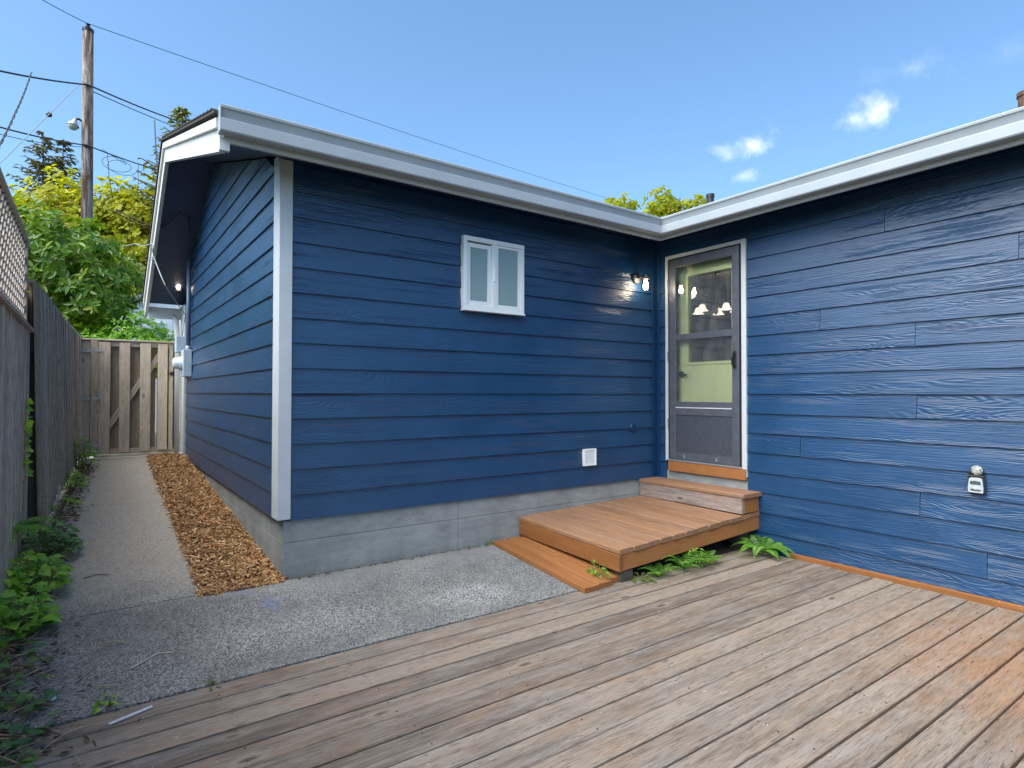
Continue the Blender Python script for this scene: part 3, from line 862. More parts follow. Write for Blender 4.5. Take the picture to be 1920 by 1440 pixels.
# the room behind
rm = MB()
rx0, rx1, ry0, ry1, rz0, rz1 = W+.125, W+4.2, -3.2, 2.8, .60, 2.93
def quad(b, *p): b.add(p, [list(range(len(p)))])
quad(rm, (rx1, ry0, rz0), (rx1, ry1, rz0), (rx1, ry1, rz1), (rx1, ry0, rz1))
quad(rm, (rx0, ry0, rz0), (rx1, ry0, rz0), (rx1, ry0, rz1), (rx0, ry0, rz1))
quad(rm, (rx0, ry1, rz0), (rx1, ry1, rz0), (rx1, ry1, rz1), (rx0, ry1, rz1))
quad(rm, (rx0, ry0, rz1), (rx1, ry0, rz1), (rx1, ry1, rz1), (rx0, ry1, rz1))
quad(rm, (rx0, ry0, rz0), (rx1, ry0, rz0), (rx1, ry1, rz0), (rx0, ry1, rz0))
rm.build('room', M_WALLI, house, recalc=False)
# outer shell so that no daylight leaks into the room
sh = MB(); sh.box(W+.13, W+6.2, -7, -6.9, -.3, 3.0); sh.box(W+6.1, W+6.2, -6.9, 5.4, -.3, 3.0); sh.box(.1, W+6.1, 5.38, 5.48, -.2, 2.55)
sh.build('back_wall', M_NAVY, house)

# ------------------------------------------------------------------ lamps
M_BULB = emit('lit_bulb', (1.0, .82, .56), 55)
M_BULB2 = emit('glint_bulb', (1.0, .80, .55), 6)  # faint glow put in for the warm glint in the side lamp
def wall_lamp(base, out, side, label, power, lit=True):
    """base on the wall, out = direction away from the wall"""
    base = Vector(base); out = Vector(out)
    t = thing('wall_lamp', base, label, 'lamp', 'jar wall lamps on the house')
    b = MB(); b.lathe(base, out, [(.0, .022), (.048, .022), (.056, .012), (.058, 0)], 20); b.build('backplate', M_STEEL, t, smooth=True)
    c = base+out*.105+side
    b = MB(); b.tube([base+out*.02, base+out*.07+Vector((0, 0, .01)), c+Vector((0, 0, .03))], .011, 8); b.build('arm', M_STEEL, t, smooth=True)
    b = MB(); b.lathe(c+Vector((0, 0, .045)), (0, 0, -1), [(.0, 0), (.030, 0), (.040, .012), (.040, .045), (.036, .047)], 18); b.build('cap', M_STEEL, t, smooth=True)
    b = MB(); b.lathe(c+Vector((0, 0, -.003)), (0, 0, -1), [(.036, 0), (.049, .014), (.050, .09), (.044, .108), (.0, .112)], 20); b.build('glass_jar', M_JAR, t, smooth=True)
    if lit:
        b = MB(); b.lathe(c+Vector((0, 0, -.008)), (0, 0, -1), [(.012, 0), (.014, .02), (.026, .048), (.026, .064), (.016, .078), (0, .082)], 14); b.build('bulb', M_BULB if power > 1 else M_BULB2, t, smooth=True)
    return t
M_STEEL = plain('brushed_nickel', (.16, .155, .145), .42, metal=.8)
wall_lamp((3.535, -.012, 2.500), (0, -1, 0), Vector((.03, 0, -.02)), 'lit glass jar wall lamp beside the screened entry door', 2.4)
wall_lamp((-.018, 5.02, 2.85), (-1, 0, 0), Vector((0, 0, -.03)), 'glass jar lamp under the side eave above the meter box', .5)

# chandelier in the room
chc = Vector((W+1.75, .50, 2.40))
ch = thing('chandelier', chc+Vector((0, 0, .5)), 'five arm chandelier with frosted bell shades seen through the door glass', 'chandelier')
b = MB(); b.tube([chc+Vector((0, 0, .14)), chc+Vector((0, 0, .52))], .008, 6); b.lathe(chc+Vector((0, 0, .5)), (0, 0, 1), [(.06, 0), (.05, .02), (0, .025)], 12); b.build('chain', M_STEEL, ch)
b = MB(); b.lathe(chc+Vector((0, 0, -.06)), (0, 0, 1), [(0, 0), (.02, .01), (.03, .05), (.015, .1), (.03, .15), (.012, .22), (0, .24)], 12); b.build('column', M_STEEL, ch, smooth=True)
M_SHADE = emit('lit_frosted_shade', (1.0, .88, .72), .9)
for i in range(5):
    a = 2*math.pi*i/5+.5
    d = Vector((math.cos(a), math.sin(a), 0))
    b = MB(); b.tube([chc+Vector((0, 0, 0)), chc+d*.10+Vector((0, 0, .09)), chc+d*.2+Vector((0, 0, .11)), chc+d*.25+Vector((0, 0, .06))], .006, 6); b.build('arm', M_STEEL, ch, smooth=True)
    b = MB(); b.sphere(chc+d*.25+Vector((0, 0, .0)), .022, 8); b.build('bulb', M_BULB, ch, smooth=True)
    b = MB(); b.lathe(chc+d*.25+Vector((0, 0, .06)), (0, 0, -1), [(.018, 0), (.036, .012), (.044, .04), (.056, .07), (.078, .088)], 16); b.build('lamp_shade', M_SHADE, ch, smooth=True)
cl = thing('ceiling_light', (W+3.0, 1.9, 2.93), 'small round lit ceiling lamp deep inside the room', 'lamp')
b = MB(); b.lathe((W+3.0, 1.9, 2.925), (0, 0, -1), [(.11, 0), (.11, .03), (.07, .07), (0, .09)], 16); b.build('lamp_shade', M_SHADE, cl, smooth=True)

# ------------------------------------------------------------------ meter and conduit on the side wall
mt = thing('electric_meter', (-.02, 4.4, 1.5), 'grey electric meter box with round glass meter and conduit on the side wall', 'meter')
b = MB(); b.box(-.128, -.030, 4.35, 4.62, 1.508, 1.858); b.build('box', M_BOX, mt, bevel=.006)
b = MB(); b.box(-.178, -.06, 4.66, 4.85, 1.84, 2.05); b.build('upper_box', M_BOX, mt, bevel=.005)
b = MB(); b.lathe((-.128, 4.50, 1.684), (-1, 0, 0), [(.086, 0), (.086, .03), (.074, .045), (.072, .09), (.05, .105), (0, .108)], 20); b.build('dial', plain('meter_glass', (.62, .70, .72), .12), mt, smooth=True)
b = MB(); b.tube([(-.066, 4.42, 1.855), (-.066, 4.42, 3.02)], .026, 12); b.build('conduit', M_COND, mt, smooth=True)
b = MB(); b.lathe((-.066, 4.42, 1.858), (0, 0, 1), [(.034, 0), (.034, .03), (.028, .05)], 12); b.build('collar', M_GALV, mt)
b = MB(); b.tube([(-.08, 4.40, 1.51), (-.08, 4.40, 1.42)], .018, 8); b.build('stub', M_GALV, mt)

# ------------------------------------------------------------------ lockbox on the wing wall
lk = thing('key_lockbox', (W-.02, -2.826, .62), 'grey and black key lockbox hung low on the wing wall', 'lockbox')
cx_, cy_, zb_ = W-.013, -2.824, .617
def lp(d, y, z): return (cx_-d, cy_-y, zb_+z)
b = MB(); b.prism([lp(0, -.046, .004), lp(0, .050, .002), lp(0, .052, .05), lp(0, .045, .128), lp(0, -.040, .128), lp(0, -.047, .05)], (-.038, 0, 0)); b.build('case', M_BLK, lk, bevel=.006)
M_LKF = plain('lockbox_face', (.48, .53, .56), .4, metal=.2)
b = MB(); b.prism([lp(.038, -.041, .010), lp(.038, .044, .008), lp(.038, .046, .045), lp(.038, .039, .105), lp(.038, .02, .111), lp(.038, -.016, .111), lp(.038, -.034, .105), lp(.038, -.042, .045)], (-.008, 0, 0)); b.build('face', M_LKF, lk, bevel=.003)
b = MB(); b.prism([lp(.0462, -.029, .066), lp(.0462, .033, .064), lp(.0462, .031, .086), lp(.0462, .0, .091), lp(.0462, -.027, .087)], (-.0015, 0, 0)); b.build('dial_cover', plain('dark_slate_plastic', (.06, .075, .085), .4), lk)
b = MB(); b.tube([lp(.020, -.027, .126), lp(.020, -.029, .160), lp(.020, -.012, .178), lp(.020, .018, .178), lp(.020, .034, .16), lp(.020, .032, .126)], .0075, 8); b.build('shackle', plain('dark_vinyl', (.03, .033, .035), .35), lk, smooth=True)
hb_ = MB(); hb_.lathe(lp(.012, .004, .158), (-1, 0, 0), [(.034, 0), (.036, .012), (.030, .024), (.024, .03), (.010, .036), (0, .036)], 10)
hb = hb_.build('valve_wheel', plain('worn_white_metal', (.34, .36, .33), .4, nscale=60, namt=.4), lk)
for i in range(5):
    a = 2*math.pi*i/5+.3
    b = MB(); b.lathe(lp(.0345, .004+.021*math.cos(a), .158+.021*math.sin(a)), (-1, 0, 0), [(0, .008), (.006, .008), (.006, 0)], 8); b.build('slot', M_BLK, hb)
b = MB(); b.tube([lp(-.002, -.034, .150), lp(.03, -.038, .142), lp(.02, -.034, .125)], .006, 6); b.build('hook', M_BLK, lk)
fc = bpy.data.curves.new('lettering', 'FONT'); fc.body = 'Master'; fc.size = .022; fc.align_x = 'CENTER'; fc.extrude = .0006; fc.shear = .25; fc.offset = .0006
fc.materials.append(M_BLK)
ft = bpy.data.objects.new('lettering_curve', fc)
fo = bpy.data.objects.new('lettering', bpy.data.meshes.new_from_object(ft))
bpy.data.objects.remove(ft)
link(fo, lk, lp(.0468, .003, .022)); fo.rotation_euler = (R(90), 0, R(-90))

# ------------------------------------------------------------------ steps and loose planks
pf = thing('wooden_platform', (2.9, -.7, .05), 'low stained timber landing in front of the entry door', 'platform')
TL, TR, FL, FR = Vector((2.02, -.015, .207)), Vector((W-.012, -.02, .243)), Vector((2.078, -1.19, .148)), Vector((W-.012, -1.205, .236))
nb = 12
for i in range(nb):
    a0 = (i+.012)/nb; a1 = (i+.988)/nb
    am = (i+.5)/nb
    p0 = TL.lerp(TR, am); p1 = FL.lerp(FR, am)
    w = (TL.lerp(TR, a1)-TL.lerp(TR, a0)).length
    p1 = p1+(p1-p0).normalized()*random.uniform(-.002, .007)
    dz = Vector((0, 0, -.019+random.uniform(-.0015, .0015)))
    plank('tread_board', M_STEP, pf, p0+dz, p1+dz, (-.03+random.uniform(-.01, .01), 0, 1), w, .038, .006)
RD = Vector((0, 0, -.038-.064))
plank('rim_board', M_STAIN, pf, FL+RD+Vector((.012, .026, 0)), FR+RD+Vector((0, .026, 0)), (0, -1, 0), .126, .036)
plank('rim_board', M_STAIN, pf, TL+RD+Vector((.022, -.004, 0)), FL+RD+Vector((.016, .001, 0)), (-1, 0, 0), .126, .036)
for q, zt in (((2.17, -1.13), -.02), ((3.7, -1.1), .05), ((2.2, -.1), .03)):
    b = MB(); b.box(q[0]-.06, q[0]+.06, q[1]-.045, q[1]+.045, -.14, zt); b.build('foot', M_DARKW, pf)
for t_, z in ((.03, .065), (.03, .115), (.55, .05), (.55, .085), (.55, .12), (.975, .05), (.975, .085), (.975, .12)):
    p = TL.lerp(FL, t_)
    b = MB(); b.lathe((p.x+.0015, p.y, p.z-.02-z), (-1, 0, 0), [(0, .002), (.005, .002), (.006, -.003)], 8); b.build('screw', M_GALV, pf)

us = thing('entry_step', (W-.14, -.6, .19), 'upper timber step with grey riser against the door wall', 'step')
plank('tread_board', M_STEP, us, (W-.150, -.012, .392), (W-.150, -1.225, .392), (0, 0, 1), .285, .036, .006)
plank('riser_board', M_GREYW, us, (W-.268, -.015, .307), (W-.268, -1.205, .303), (-1, 0, 0), .136, .036)
plank('end_board', M_STAIN, us, (W-.250, -1.190, .303), (W-.03, -1.190, .305), (0, -1, 0), .134, .034)

for p0, p1, w, lab in (((1.797, -.05), (1.792, -1.200), .138, 'loose reddish plank lying on the concrete beside the landing, outer one'),
                       ((1.942, -.04), (1.935, -1.185), .138, 'loose reddish plank lying on the concrete tight against the landing'),
                       ((2.088, -.06), (2.088, -1.150), .138, 'loose reddish plank mostly tucked under the landing edge')):
    z = .020
    o = plank('loose_plank', M_STAIN, None, (p0[0], p0[1], slope(p0[1])+z), (p1[0], p1[1], slope(p1[1])+z), (0, -.084, 1), w, .038, .004)
    tag(o, lab, 'plank', 'loose planks beside the landing')

# ------------------------------------------------------------------ deck
deck = thing('deck', (1.3, -2.4, -.1), 'weathered low wooden deck of long grey brown boards', 'deck')
y = -1.130
i = 0
yrow = []
while y > -5.4:
    w = random.choice([.140, .141, .139])
    gap = random.choice([.009, .011, .013, .015])
    x0 = -1.34 + random.uniform(-.01, .01); x1 = 3.765+random.uniform(-.012, .008)
    if i == 0: x1 = 3.74
    plank('deck_board', M_DECK, deck, (x0, y-w/2, -.119+random.uniform(-.0025, .0025)), (x1, y-w/2, -.119+random.uniform(-.0025, .0025)), (0, random.uniform(-.012, .012), 1), w, .038, .004)
    yrow.append(y-w/2)
    y -= w+gap; i += 1
plank('ledger_board', M_STAIN, deck, (W-.040, -1.5, -.115), (W-.040, -5.4, -.115), (-1, 0, 0), .085, .036)
b = MB()
for x in (-1.2, -.59, .02, .63, 1.24, 1.85, 2.46, 3.07, 3.70):
    for yy in yrow:
        for dy in (-.045, .045):
            b.lathe((x+random.uniform(-.012, .012), yy+dy+random.uniform(-.006, .006), -.0993), (0, 0, 1), [(.0042, -.002), (.0042, .0006), (0, .0002)], 6)
o = b.build('deck_screws', M_RUST, deck); o['kind'] = 'stuff'
for x in (-1.2, -.2, .8, 1.8, 2.8, 3.7):
    b = MB(); b.box(x-.019, x+.019, -5.4, -1.2, -.3, -.141); b.build('joist', M_GREYW, deck)

# ------------------------------------------------------------------ fences and gate
tf = thing('lattice_fence', (-1.53, .5, 0), 'tall weathered board fence with a lattice top at the left edge', 'fence')
FX = -1.530
y = 1.70; i = 0
while y > -3.2:
    out = (i % 2 == 0)
    w = .10 if out else .14
    pitch = .105
    x = FX+(.032 if out else -.006)
    zb = slope(y)+.02
    if not(out is False and False):
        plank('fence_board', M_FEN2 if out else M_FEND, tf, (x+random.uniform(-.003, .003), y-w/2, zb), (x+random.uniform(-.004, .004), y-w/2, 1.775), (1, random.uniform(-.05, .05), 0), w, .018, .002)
    y -= pitch; i += 1
plank('rail', M_FEN, tf, (FX+.02, 1.76, 1.79), (FX+.02, -3.2, 1.79), (0, 0, 1), .09, .03)
plank('cap_rail', M_FEN2, tf, (FX, 1.76, 2.485), (FX, -3.2, 2.485), (0, 0, 1), .06, .035)
plank('post', M_FEN2, tf, (FX-.01, 1.715, .1), (FX-.01, 1.715, 2.468), (1, 0, 0), .085, .05)
plank('lattice_stile', M_FEN2, tf, (FX+.012, 1.655, 1.806), (FX+.012, 1.655, 2.467), (1, 0, 0), .04, .03)
b = MB()
z0, z1 = 1.806, 2.467
def strip(y0, zz0, y1, zz1, x):
    d = Vector((0, y1-y0, zz1-zz0)); L = d.length
    if L < .04: return
    d.normalize(); s_ = Vector((0, -d.z, d.y))*.014
    p0, p1 = Vector((x, y0, zz0)), Vector((x, y1, zz1))
    b.hexa([p0-s_, p1-s_, p1+s_, p0+s_, p0-s_+Vector((.008, 0, 0)), p1-s_+Vector((.008, 0, 0)), p1+s_+Vector((.008, 0, 0)), p0+s_+Vector((.008, 0, 0))])
yy = -1.9
while yy < 1.66:
    H = z1-z0
    e = min(H, 1.66-yy); strip(yy, z0, yy+e, z0+e, FX+.004)
    s0 = yy; e = min(H, 1.66-s0); strip(s0, z1, s0+e, z1-e, FX-.006)
    yy += .125
o = b.build('lattice', M_FEN2, tf); o['kind'] = 'stuff'

lf = thing('board_fence', (-1.36, 3.6, .2), 'lower weathered board fence running back along the path to the gate', 'fence')
A0, A1 = Vector((-1.450, 1.83)), Vector((-1.215, 5.62)); T0, T1 = Vector((-1.502, 1.765)), Vector((-1.235, 5.60))
nbf = 37
for i in range(nbf):
    t = (i+.4)/nbf
    a = A0.lerp(A1, t); q = T0.lerp(T1, t)
    zt = (2.19-.07*t/.45) if t < .45 else (2.10-.05*(t-.45)/.55)
    off = .034 if i % 2 == 0 else -.004
    w = .105 if i % 2 == 0 else .14
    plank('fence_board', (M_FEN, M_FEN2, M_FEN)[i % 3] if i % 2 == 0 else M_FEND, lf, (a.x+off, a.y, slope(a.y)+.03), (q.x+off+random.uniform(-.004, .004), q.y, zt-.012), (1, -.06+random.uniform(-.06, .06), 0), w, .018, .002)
for ta, tb in ((0, .45), (.452, 1)):
    qa, qb = T0.lerp(T1, ta), T0.lerp(T1, tb)
    za = 2.19 if ta == 0 else 2.10; zb = 2.12 if tb < 1 else 2.05
    plank('cap_rail', M_FEN2, lf, (qa.x, qa.y, za), (qb.x, qb.y, zb), (0, 0, 1), .075, .022)
plank('post', M_DARKW, lf, (-1.52, 1.82, .10), (-1.57, 1.80, 2.10), (1, 0, 0), .26, .06)  # dark post behind the gap; its colour stands for the gap's shade
plank('gap_shade_board', M_DARKW, lf, (-1.535, 1.88, .08), (-1.56, 1.87, 2.10), (0, -1, 0), .17, .03)  # added dark blocker, standing for the shade in the fence gap
plank('post', M_GATE, lf, (-1.265, 5.55, .40), (-1.265, 5.55, 2.03), (0, -1, 0), .09, .09)

gt = thing('garden_gate', (-.65, 5.45, .44), 'weathered wooden side gate with diagonal brace and three strap hinges', 'gate')
GY = 5.45
def gboard(nm, m, u0, u1, z0, z1, yy, t=.02): plank(nm, m, gt, ((u0+u1)/2, yy, z0), ((u0+u1)/2+random.uniform(-.002, .002), yy, z1), (random.uniform(-.02, .02), -1, 0), u1-u0, t, .002)
for u0, u1, za, zb in ((-.878-.131, -.878, .475, 1.985), (-.775, -.653, .485, 1.985), (-.534, -.409, .49, 1.99), (-.323, -.205, .50, 1.99)):
    gboard('front_board', M_GATE, u0, u1, za, zb, GY-.03)
gboard('hinge_stile', M_GATE, -1.241, -1.100, .47, 2.0, GY-.002)
gboard('edge_stile', M_FEN, -1.095, -1.012, .45, 2.0, GY-.025, .04)
gboard('latch_stile', M_GATE, -.186, -.132, .49, 1.99, GY-.005)
for u0, u1 in ((-1.14, -.98), (-.93, -.76), (-.72, -.52), (-.48, -.345), (-.325, -.215), (-.21, -.10)):
    gboard('back_board', M_BACKB, u0, u1, .50, 1.97, GY+.055)
plank('rail', M_GATE, gt, (-1.09, GY+.012, 1.965), (-.13, GY+.012, 1.975), (0, -1, 0), .07, .036)
plank('rail', M_GATE, gt, (-1.09, GY+.012, .500), (-.13, GY+.012, .500), (0, -1, 0), .07, .036)
plank('brace', M_GATE, gt, (-1.0, GY+.014, .66), (-.235, GY+.014, 1.94), (0, -1, 0), .072, .034)
plank('cap_rail', M_GATE, gt, (-1.25, GY-.005, 2.012), (-.11, GY-.005, 2.020), (0, 0, 1), .085, .022)
plank('threshold', M_GATE, gt, (-1.05, GY, .438), (-.1, GY, .442), (0, 0, 1), .05, .03)
for z in (1.862, 1.223, .592):
    b = MB(); b.prism([(-1.255, GY-.016, z-.036), (-1.255, GY-.016, z+.036), (-.985, GY-.050, z+.010), (-.975, GY-.050, z), (-.985, GY-.050, z-.010)], (0, -.005, 0)); h = b.build('hinge', M_GALV, gt)
    b = MB(); b.tube([(-1.257, GY-.022, z-.045), (-1.257, GY-.022, z+.045)], .008, 8); b.build('pin', M_GALV, h)
b = MB(); b.box(-.165, -.12, GY-.030, GY-.022, 1.55, 1.60); b.tube([(-.21, GY-.03, 1.575), (-.10, GY-.03, 1.575)], .006, 6); b.build('latch', M_BLK, gt)

# ------------------------------------------------------------------ vegetation helpers
def leaf(b, base, d, nrm, L, w, fold=.25, curl=.15, rn=.5, shape='oval'):
    """two folded quads; d = direction of the leaf, nrm = its upper side"""
    d = d.normalized(); nrm = (nrm-d*nrm.dot(d)); nrm = nrm.normalized() if nrm.length > 1e-5 else Vector((0, 0, 1)); s = d.cross(nrm)
    tip = base+d*L-nrm*L*curl
    m1, m2 = (.28, .68) if shape == 'oval' else (.18, .5)
    w2 = w*(.9 if shape == 'oval' else .8)
    p = [base, base+d*L*m1+s*w/2+nrm*w*fold/2, base+d*L*m2+s*w2/2+nrm*(w*fold/2-L*curl*.35), tip,
         base+d*L*m2-s*w2/2+nrm*(w*fold/2-L*curl*.35), base+d*L*m1-s*w/2+nrm*w*fold/2]
    i = len(b.v); b.v += p
    b.f += [(i, i+1, i+2, i+3), (i+3, i+4, i+5, i)]; b.r += [rn, rn]


def rvec():
    while True:
        v = Vector((random.uniform(-1, 1), random.uniform(-1, 1), random.uniform(-1, 1)))
        if .05 < v.length < 1: return v.normalized()


def crown(b, lobes, n, L, w, per=6, up=.35, inner=.25, rn=(.2, .9), shape='oval', fold=.25, sunlit=0.0, ymax=None, gappy=0.0):
    tot = sum(l[1][0]*l[1][2] for l in lobes)
    for c, r in lobes:
        c = Vector(c)
        m = int(n*r[0]*r[2]/tot)
        for _ in range(m):
            v = rvec()
            k = 1-abs(random.gauss(0, inner))
            if k < .1: continue
            wob = 1+.13*math.sin(5*v.x+9*v.z+c.x*3)+.09*math.sin(11*v.y+7*v.z+c.y)
            p = c+Vector((v.x*r[0], v.y*r[1], v.z*r[2]))*k*wob
            if gappy and (math.sin(p.x*2.1/L*.16+c.z)+math.sin(p.z*2.6/L*.16)+math.sin(p.y*1.9/L*.16+1)) > gappy: continue
            nv = Vector((v.x/r[0], v.y/r[1], v.z/r[2])).normalized()
            ax = (nv+Vector((0, 0, up))+rvec()*.35).normalized()
            t = ax.cross(rvec()).normalized(); u = ax.cross(t)
            br = random.gauss(0, .12)+ (rn[0]+rn[1])/2
            for j in range(per):
                a = 2*math.pi*(j+random.random()*.6)/per
                d = t*math.cos(a)+u*math.sin(a)
                lift = random.uniform(-.25, .7)
                sc = random.uniform(.7, 1.2)
                leaf(b, p+d*L*.05+rvec()*L*.2, d+ax*lift, ax, L*sc, w*sc, fold, random.uniform(.0, .3), min(1, max(0, br+random.gauss(0, .14))), shape)


def limbs(base, lobes, r0, n=10, h0=.35):
    b = MB(); base = Vector(base)
    top = Vector((sum(l[0][0] for l in lobes)/len(lobes), sum(l[0][1] for l in lobes)/len(lobes), sum(l[0][2] for l in lobes)/len(lobes)))
    fork = base.lerp(top, h0+.15)
    b.tube([base, base.lerp(fork, .5)+Vector((r0*.3, 0, 0)), fork, fork.lerp(top, .6), top], [r0, r0*.85, r0*.7, r0*.45, r0*.2], 8)
    for _ in range(n):
        c, r = random.choice(lobes)
        v = rvec(); e = Vector(c)+Vector((v.x*r[0], v.y*r[1], abs(v.z)*r[2]))*.8
        s = base.lerp(top, random.uniform(h0, .85))
        mid = s.lerp(e, .5)+Vector((0, 0, (e-s).length*.08))
        b.tube([s, mid, e], [r0*.35, r0*.2, r0*.05], 5)
    return b


def tree(name, base, lobes, lm, n, L, w, label, cat='tree', r0=.15, group=None, nl=10, **kw):
    t = thing(name, base, label, cat, group)
    b = MB(); crown(b, lobes, n, L, w, **kw)
    b.build('crown', lm, t, recalc=False)
    limbs(base, lobes, r0, nl).build('trunk', M_BARK, t, smooth=True)
    return t


# large rhododendron beyond the fence
tree('rhododendron', (-2.0, 9.2, .35), [((-1.9, 8.9, 3.45), (1.0, 1.0, 1.10)), ((-1.35, 8.6, 3.35), (.92, .9, 1.05)), ((-2.5, 9.4, 3.4), (1.2, 1.1, 1.15)), ((-1.9, 9.0, 2.5), (1.2, .9, .95)),
      ((-1.05, 8.35, 3.0), (.62, .7, .66)), ((-3.3, 9.8, 2.9), (1.2, 1.1, 1.3))], M_L_RHO, 1750, .155, .055,
     'big glossy leaved rhododendron bush rising above the left fence', 'shrub', .09, per=8, up=.25, inner=.14, rn=(.15, .75), fold=.2)
# twiggy bush behind the gate
tree('garden_bush', (-.6, 8.3, .36), [((-.50, 8.0, 2.1), (.55, .5, .62)), ((-.95, 8.1, 2.0), (.55, .5, .45)), ((-.12, 8.0, 2.0), (.45, .4, .48))], M_L_WEED, 1500, .07, .034,
     'twiggy yellow green bush showing just above the gate', 'bush', .03, nl=60, per=5, inner=.3, rn=(.25, .9))
# hillside trees, sunlit yellow-green
HT = [((-4.6, 35, .3), [((-4.7, 35, 8.6), (2.0, 2, 2.6)), ((-3.6, 34.5, 8.3), (1.9, 2, 3.2))], 'yellow green hillside tree, leftmost beside the fence lattice'),
      ((-2.3, 33, .3), [((-2.4, 33.3, 9.2), (1.8, 2, 3.1)), ((-1.5, 32.5, 8.0), (1.6, 1.8, 3.2))], 'bright yellow green tree on the hill directly behind the utility pole'),
      ((-.3, 32, .3), [((-.5, 32, 8.6), (1.6, 1.8, 3.3)), ((.4, 31.5, 9.0), (1.3, 1.6, 2.9))], 'sunlit yellow green hillside tree between the pole and the roof gable'),
      ((1.5, 31, .3), [((1.2, 31, 8.8), (1.3, 1.6, 3.2)), ((2.2, 31, 8.6), (1.6, 1.6, 3.3))], 'yellow green hillside tree half hidden behind the gable edge')]
for bs, lb, lab in HT:
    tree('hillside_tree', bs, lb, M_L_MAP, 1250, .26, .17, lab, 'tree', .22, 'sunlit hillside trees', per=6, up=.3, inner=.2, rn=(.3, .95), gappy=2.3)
LT = [((-2.8, 27, .3), [((-2.8, 27, 4.2), (2.2, 2, 3.1))], 'shaded green tree low on the slope behind the rhododendron'),
      ((.7, 26, .3), [((.5, 26, 4.0), (1.9, 1.7, 3.3)), ((1.5, 25.5, 4.5), (1.2, 1.4, 2.5))], 'shaded green tree low on the slope beside the gable edge')]
for bs, lb, lab in LT:
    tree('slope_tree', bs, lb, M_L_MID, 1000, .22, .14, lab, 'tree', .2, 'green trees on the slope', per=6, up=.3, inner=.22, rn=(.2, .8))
tree('garden_tree', (20.5, 14.2, .3), [((19.1, 15.2, 10.0), (.85, .8, .70)), ((20.8, 14.2, 10.0), (.9, .9, 1.0)), ((20.2, 14.6, 9.3), (1.3, 1.2, .8)), ((22.0, 13.3, 9.9), (1.0, 1.0, .75)), ((21.3, 13.9, 9.3), (1.4, 1.2, .8)), ((23.0, 12.8, 9.5), (.8, .8, .6))],
     M_L_MAP, 620, .24, .13, 'yellow green tree top showing above the inner gutter corner', 'tree', .2, per=6, inner=.35, rn=(.1, .7), gappy=1.5)


def conifer(name, base, H, rad, lm, label, levels=26, cards=9, droop=.35, L=.55, skew=(0, 0), open_=0.0, z_from=.12, group=None):
    base = Vector(base)
    t = thing(name, base, label, 'tree', group)
    tb = MB(); tb.tube([base, base+Vector((0, 0, H*.5)), base+Vector((0, 0, H))], [H*.014, H*.009, .02], 7)
    b = MB()
    for i in range(levels):
        f = z_from+(1-z_from)*(i+random.random()*.6)/levels
        z = H*f
        R_ = rad*(1-f)**.85+.08
        nbr = 7 if f < .9 else 5
        a0 = random.random()*6
        for j in range(nbr):
            if random.random() < open_: continue
            a = a0+2*math.pi*j/nbr+random.uniform(-.3, .3)
            d = Vector((math.cos(a), math.sin(a), 0))
            rr = R_*random.uniform(.65, 1.12)
            p0 = base+Vector((0, 0, z)); pts = []
            for k in range(5):
                s = k/4
                pts.append(p0+d*rr*s+Vector((0, 0, rr*(.25*s-droop*s*s+.12*s**3))))
            tb.tube(pts, [.02+.012*rr*(1-k/5) for k in range(5)], 4, caps=False)
            m = max(3, int(cards*rr/rad+3))
            for q in range(m):
                s = (q+.5+random.random()*.5)/m
                k = min(3, int(s*4)); p = pts[k].lerp(pts[k+1], s*4-k)
                for sd_ in (-1, 1):
                    dd = (d*.55+Vector((-d.y, d.x, 0))*sd_*random.uniform(.4, 1)+Vector((0, 0, random.uniform(-.5, .25)))).normalized()
                    leaf(b, p, dd, Vector((0, 0, 1))+rvec()*.5, L*random.uniform(.6, 1.15)*(1-.35*s), L*.26, .3, .12, min(1, max(0, random.gauss(.35+.25*(1-s), .2))))
    b.build('crown', lm, t, recalc=False)
    tb.build('trunk', M_BARK, t, smooth=True)
    return t
conifer('spruce', (-5.2, 71.5, .3), 27.4, 9.5, M_L_SPR, 'taller brown tinged twin spruce left of the utility pole', levels=30, cards=9, L=.8, droop=.12, z_from=.55, open_=.28, group='twin spruces on the skyline')
conifer('spruce', (-3.6, 71.0, .3), 26.9, 9.0, M_L_SPR, 'spruce of the twin pair standing nearer the utility pole', levels=30, cards=9, L=.8, droop=.12, z_from=.55, open_=.28, group='twin spruces on the skyline')
conifer('fir_tree', (2.55, 29.6, .3), 15.5, 5.2, M_L_PIN, 'golden green fir top rising just behind the roof gable', levels=26, cards=9, L=.45, droop=.05, z_from=.55, open_=.25)

# ------------------------------------------------------------------ neighbouring buildings behind the gate
M_NBW = plain('pale_blue_siding', (.62, .66, .72), .6); M_NBR = plain('grey_roof', (.28, .30, .34), .8, nscale=20)
nbh = thing('neighbour_house', (.6, 15.5, .35), 'white gabled neighbour house glimpsed between the rhododendron and the eave', 'house')
b = MB(); b.prism([(-.55, 15.0, .35), (3.5, 15.0, .35), (3.5, 15.0, 3.6), (1.45, 15.0, 4.5), (-.55, 15.0, 3.55)], (0, 3, 0)); w_ = b.build('wall', M_NBW, nbh)
for i in range(16):
    x = -.5+i*.25
    b = MB(); b.box(x, x+.02, 14.985, 14.999, .4, 3.45+.38*max(0, min(1.95, x+.5) if x < 1.45 else (3.4-x))); b.build('batten', M_NBW, w_)
b = MB(); b.prism([(-.75, 14.85, 3.52), (1.45, 14.85, 4.60), (1.45, 14.85, 4.72), (-.75, 14.85, 3.64)], (0, 3.3, 0)); b.prism([(1.451, 14.85, 4.60), (3.7, 14.85, 3.55), (3.7, 14.85, 3.67), (1.451, 14.85, 4.72)], (0, 3.3, 0)); b.build('roof', M_NBR, nbh)
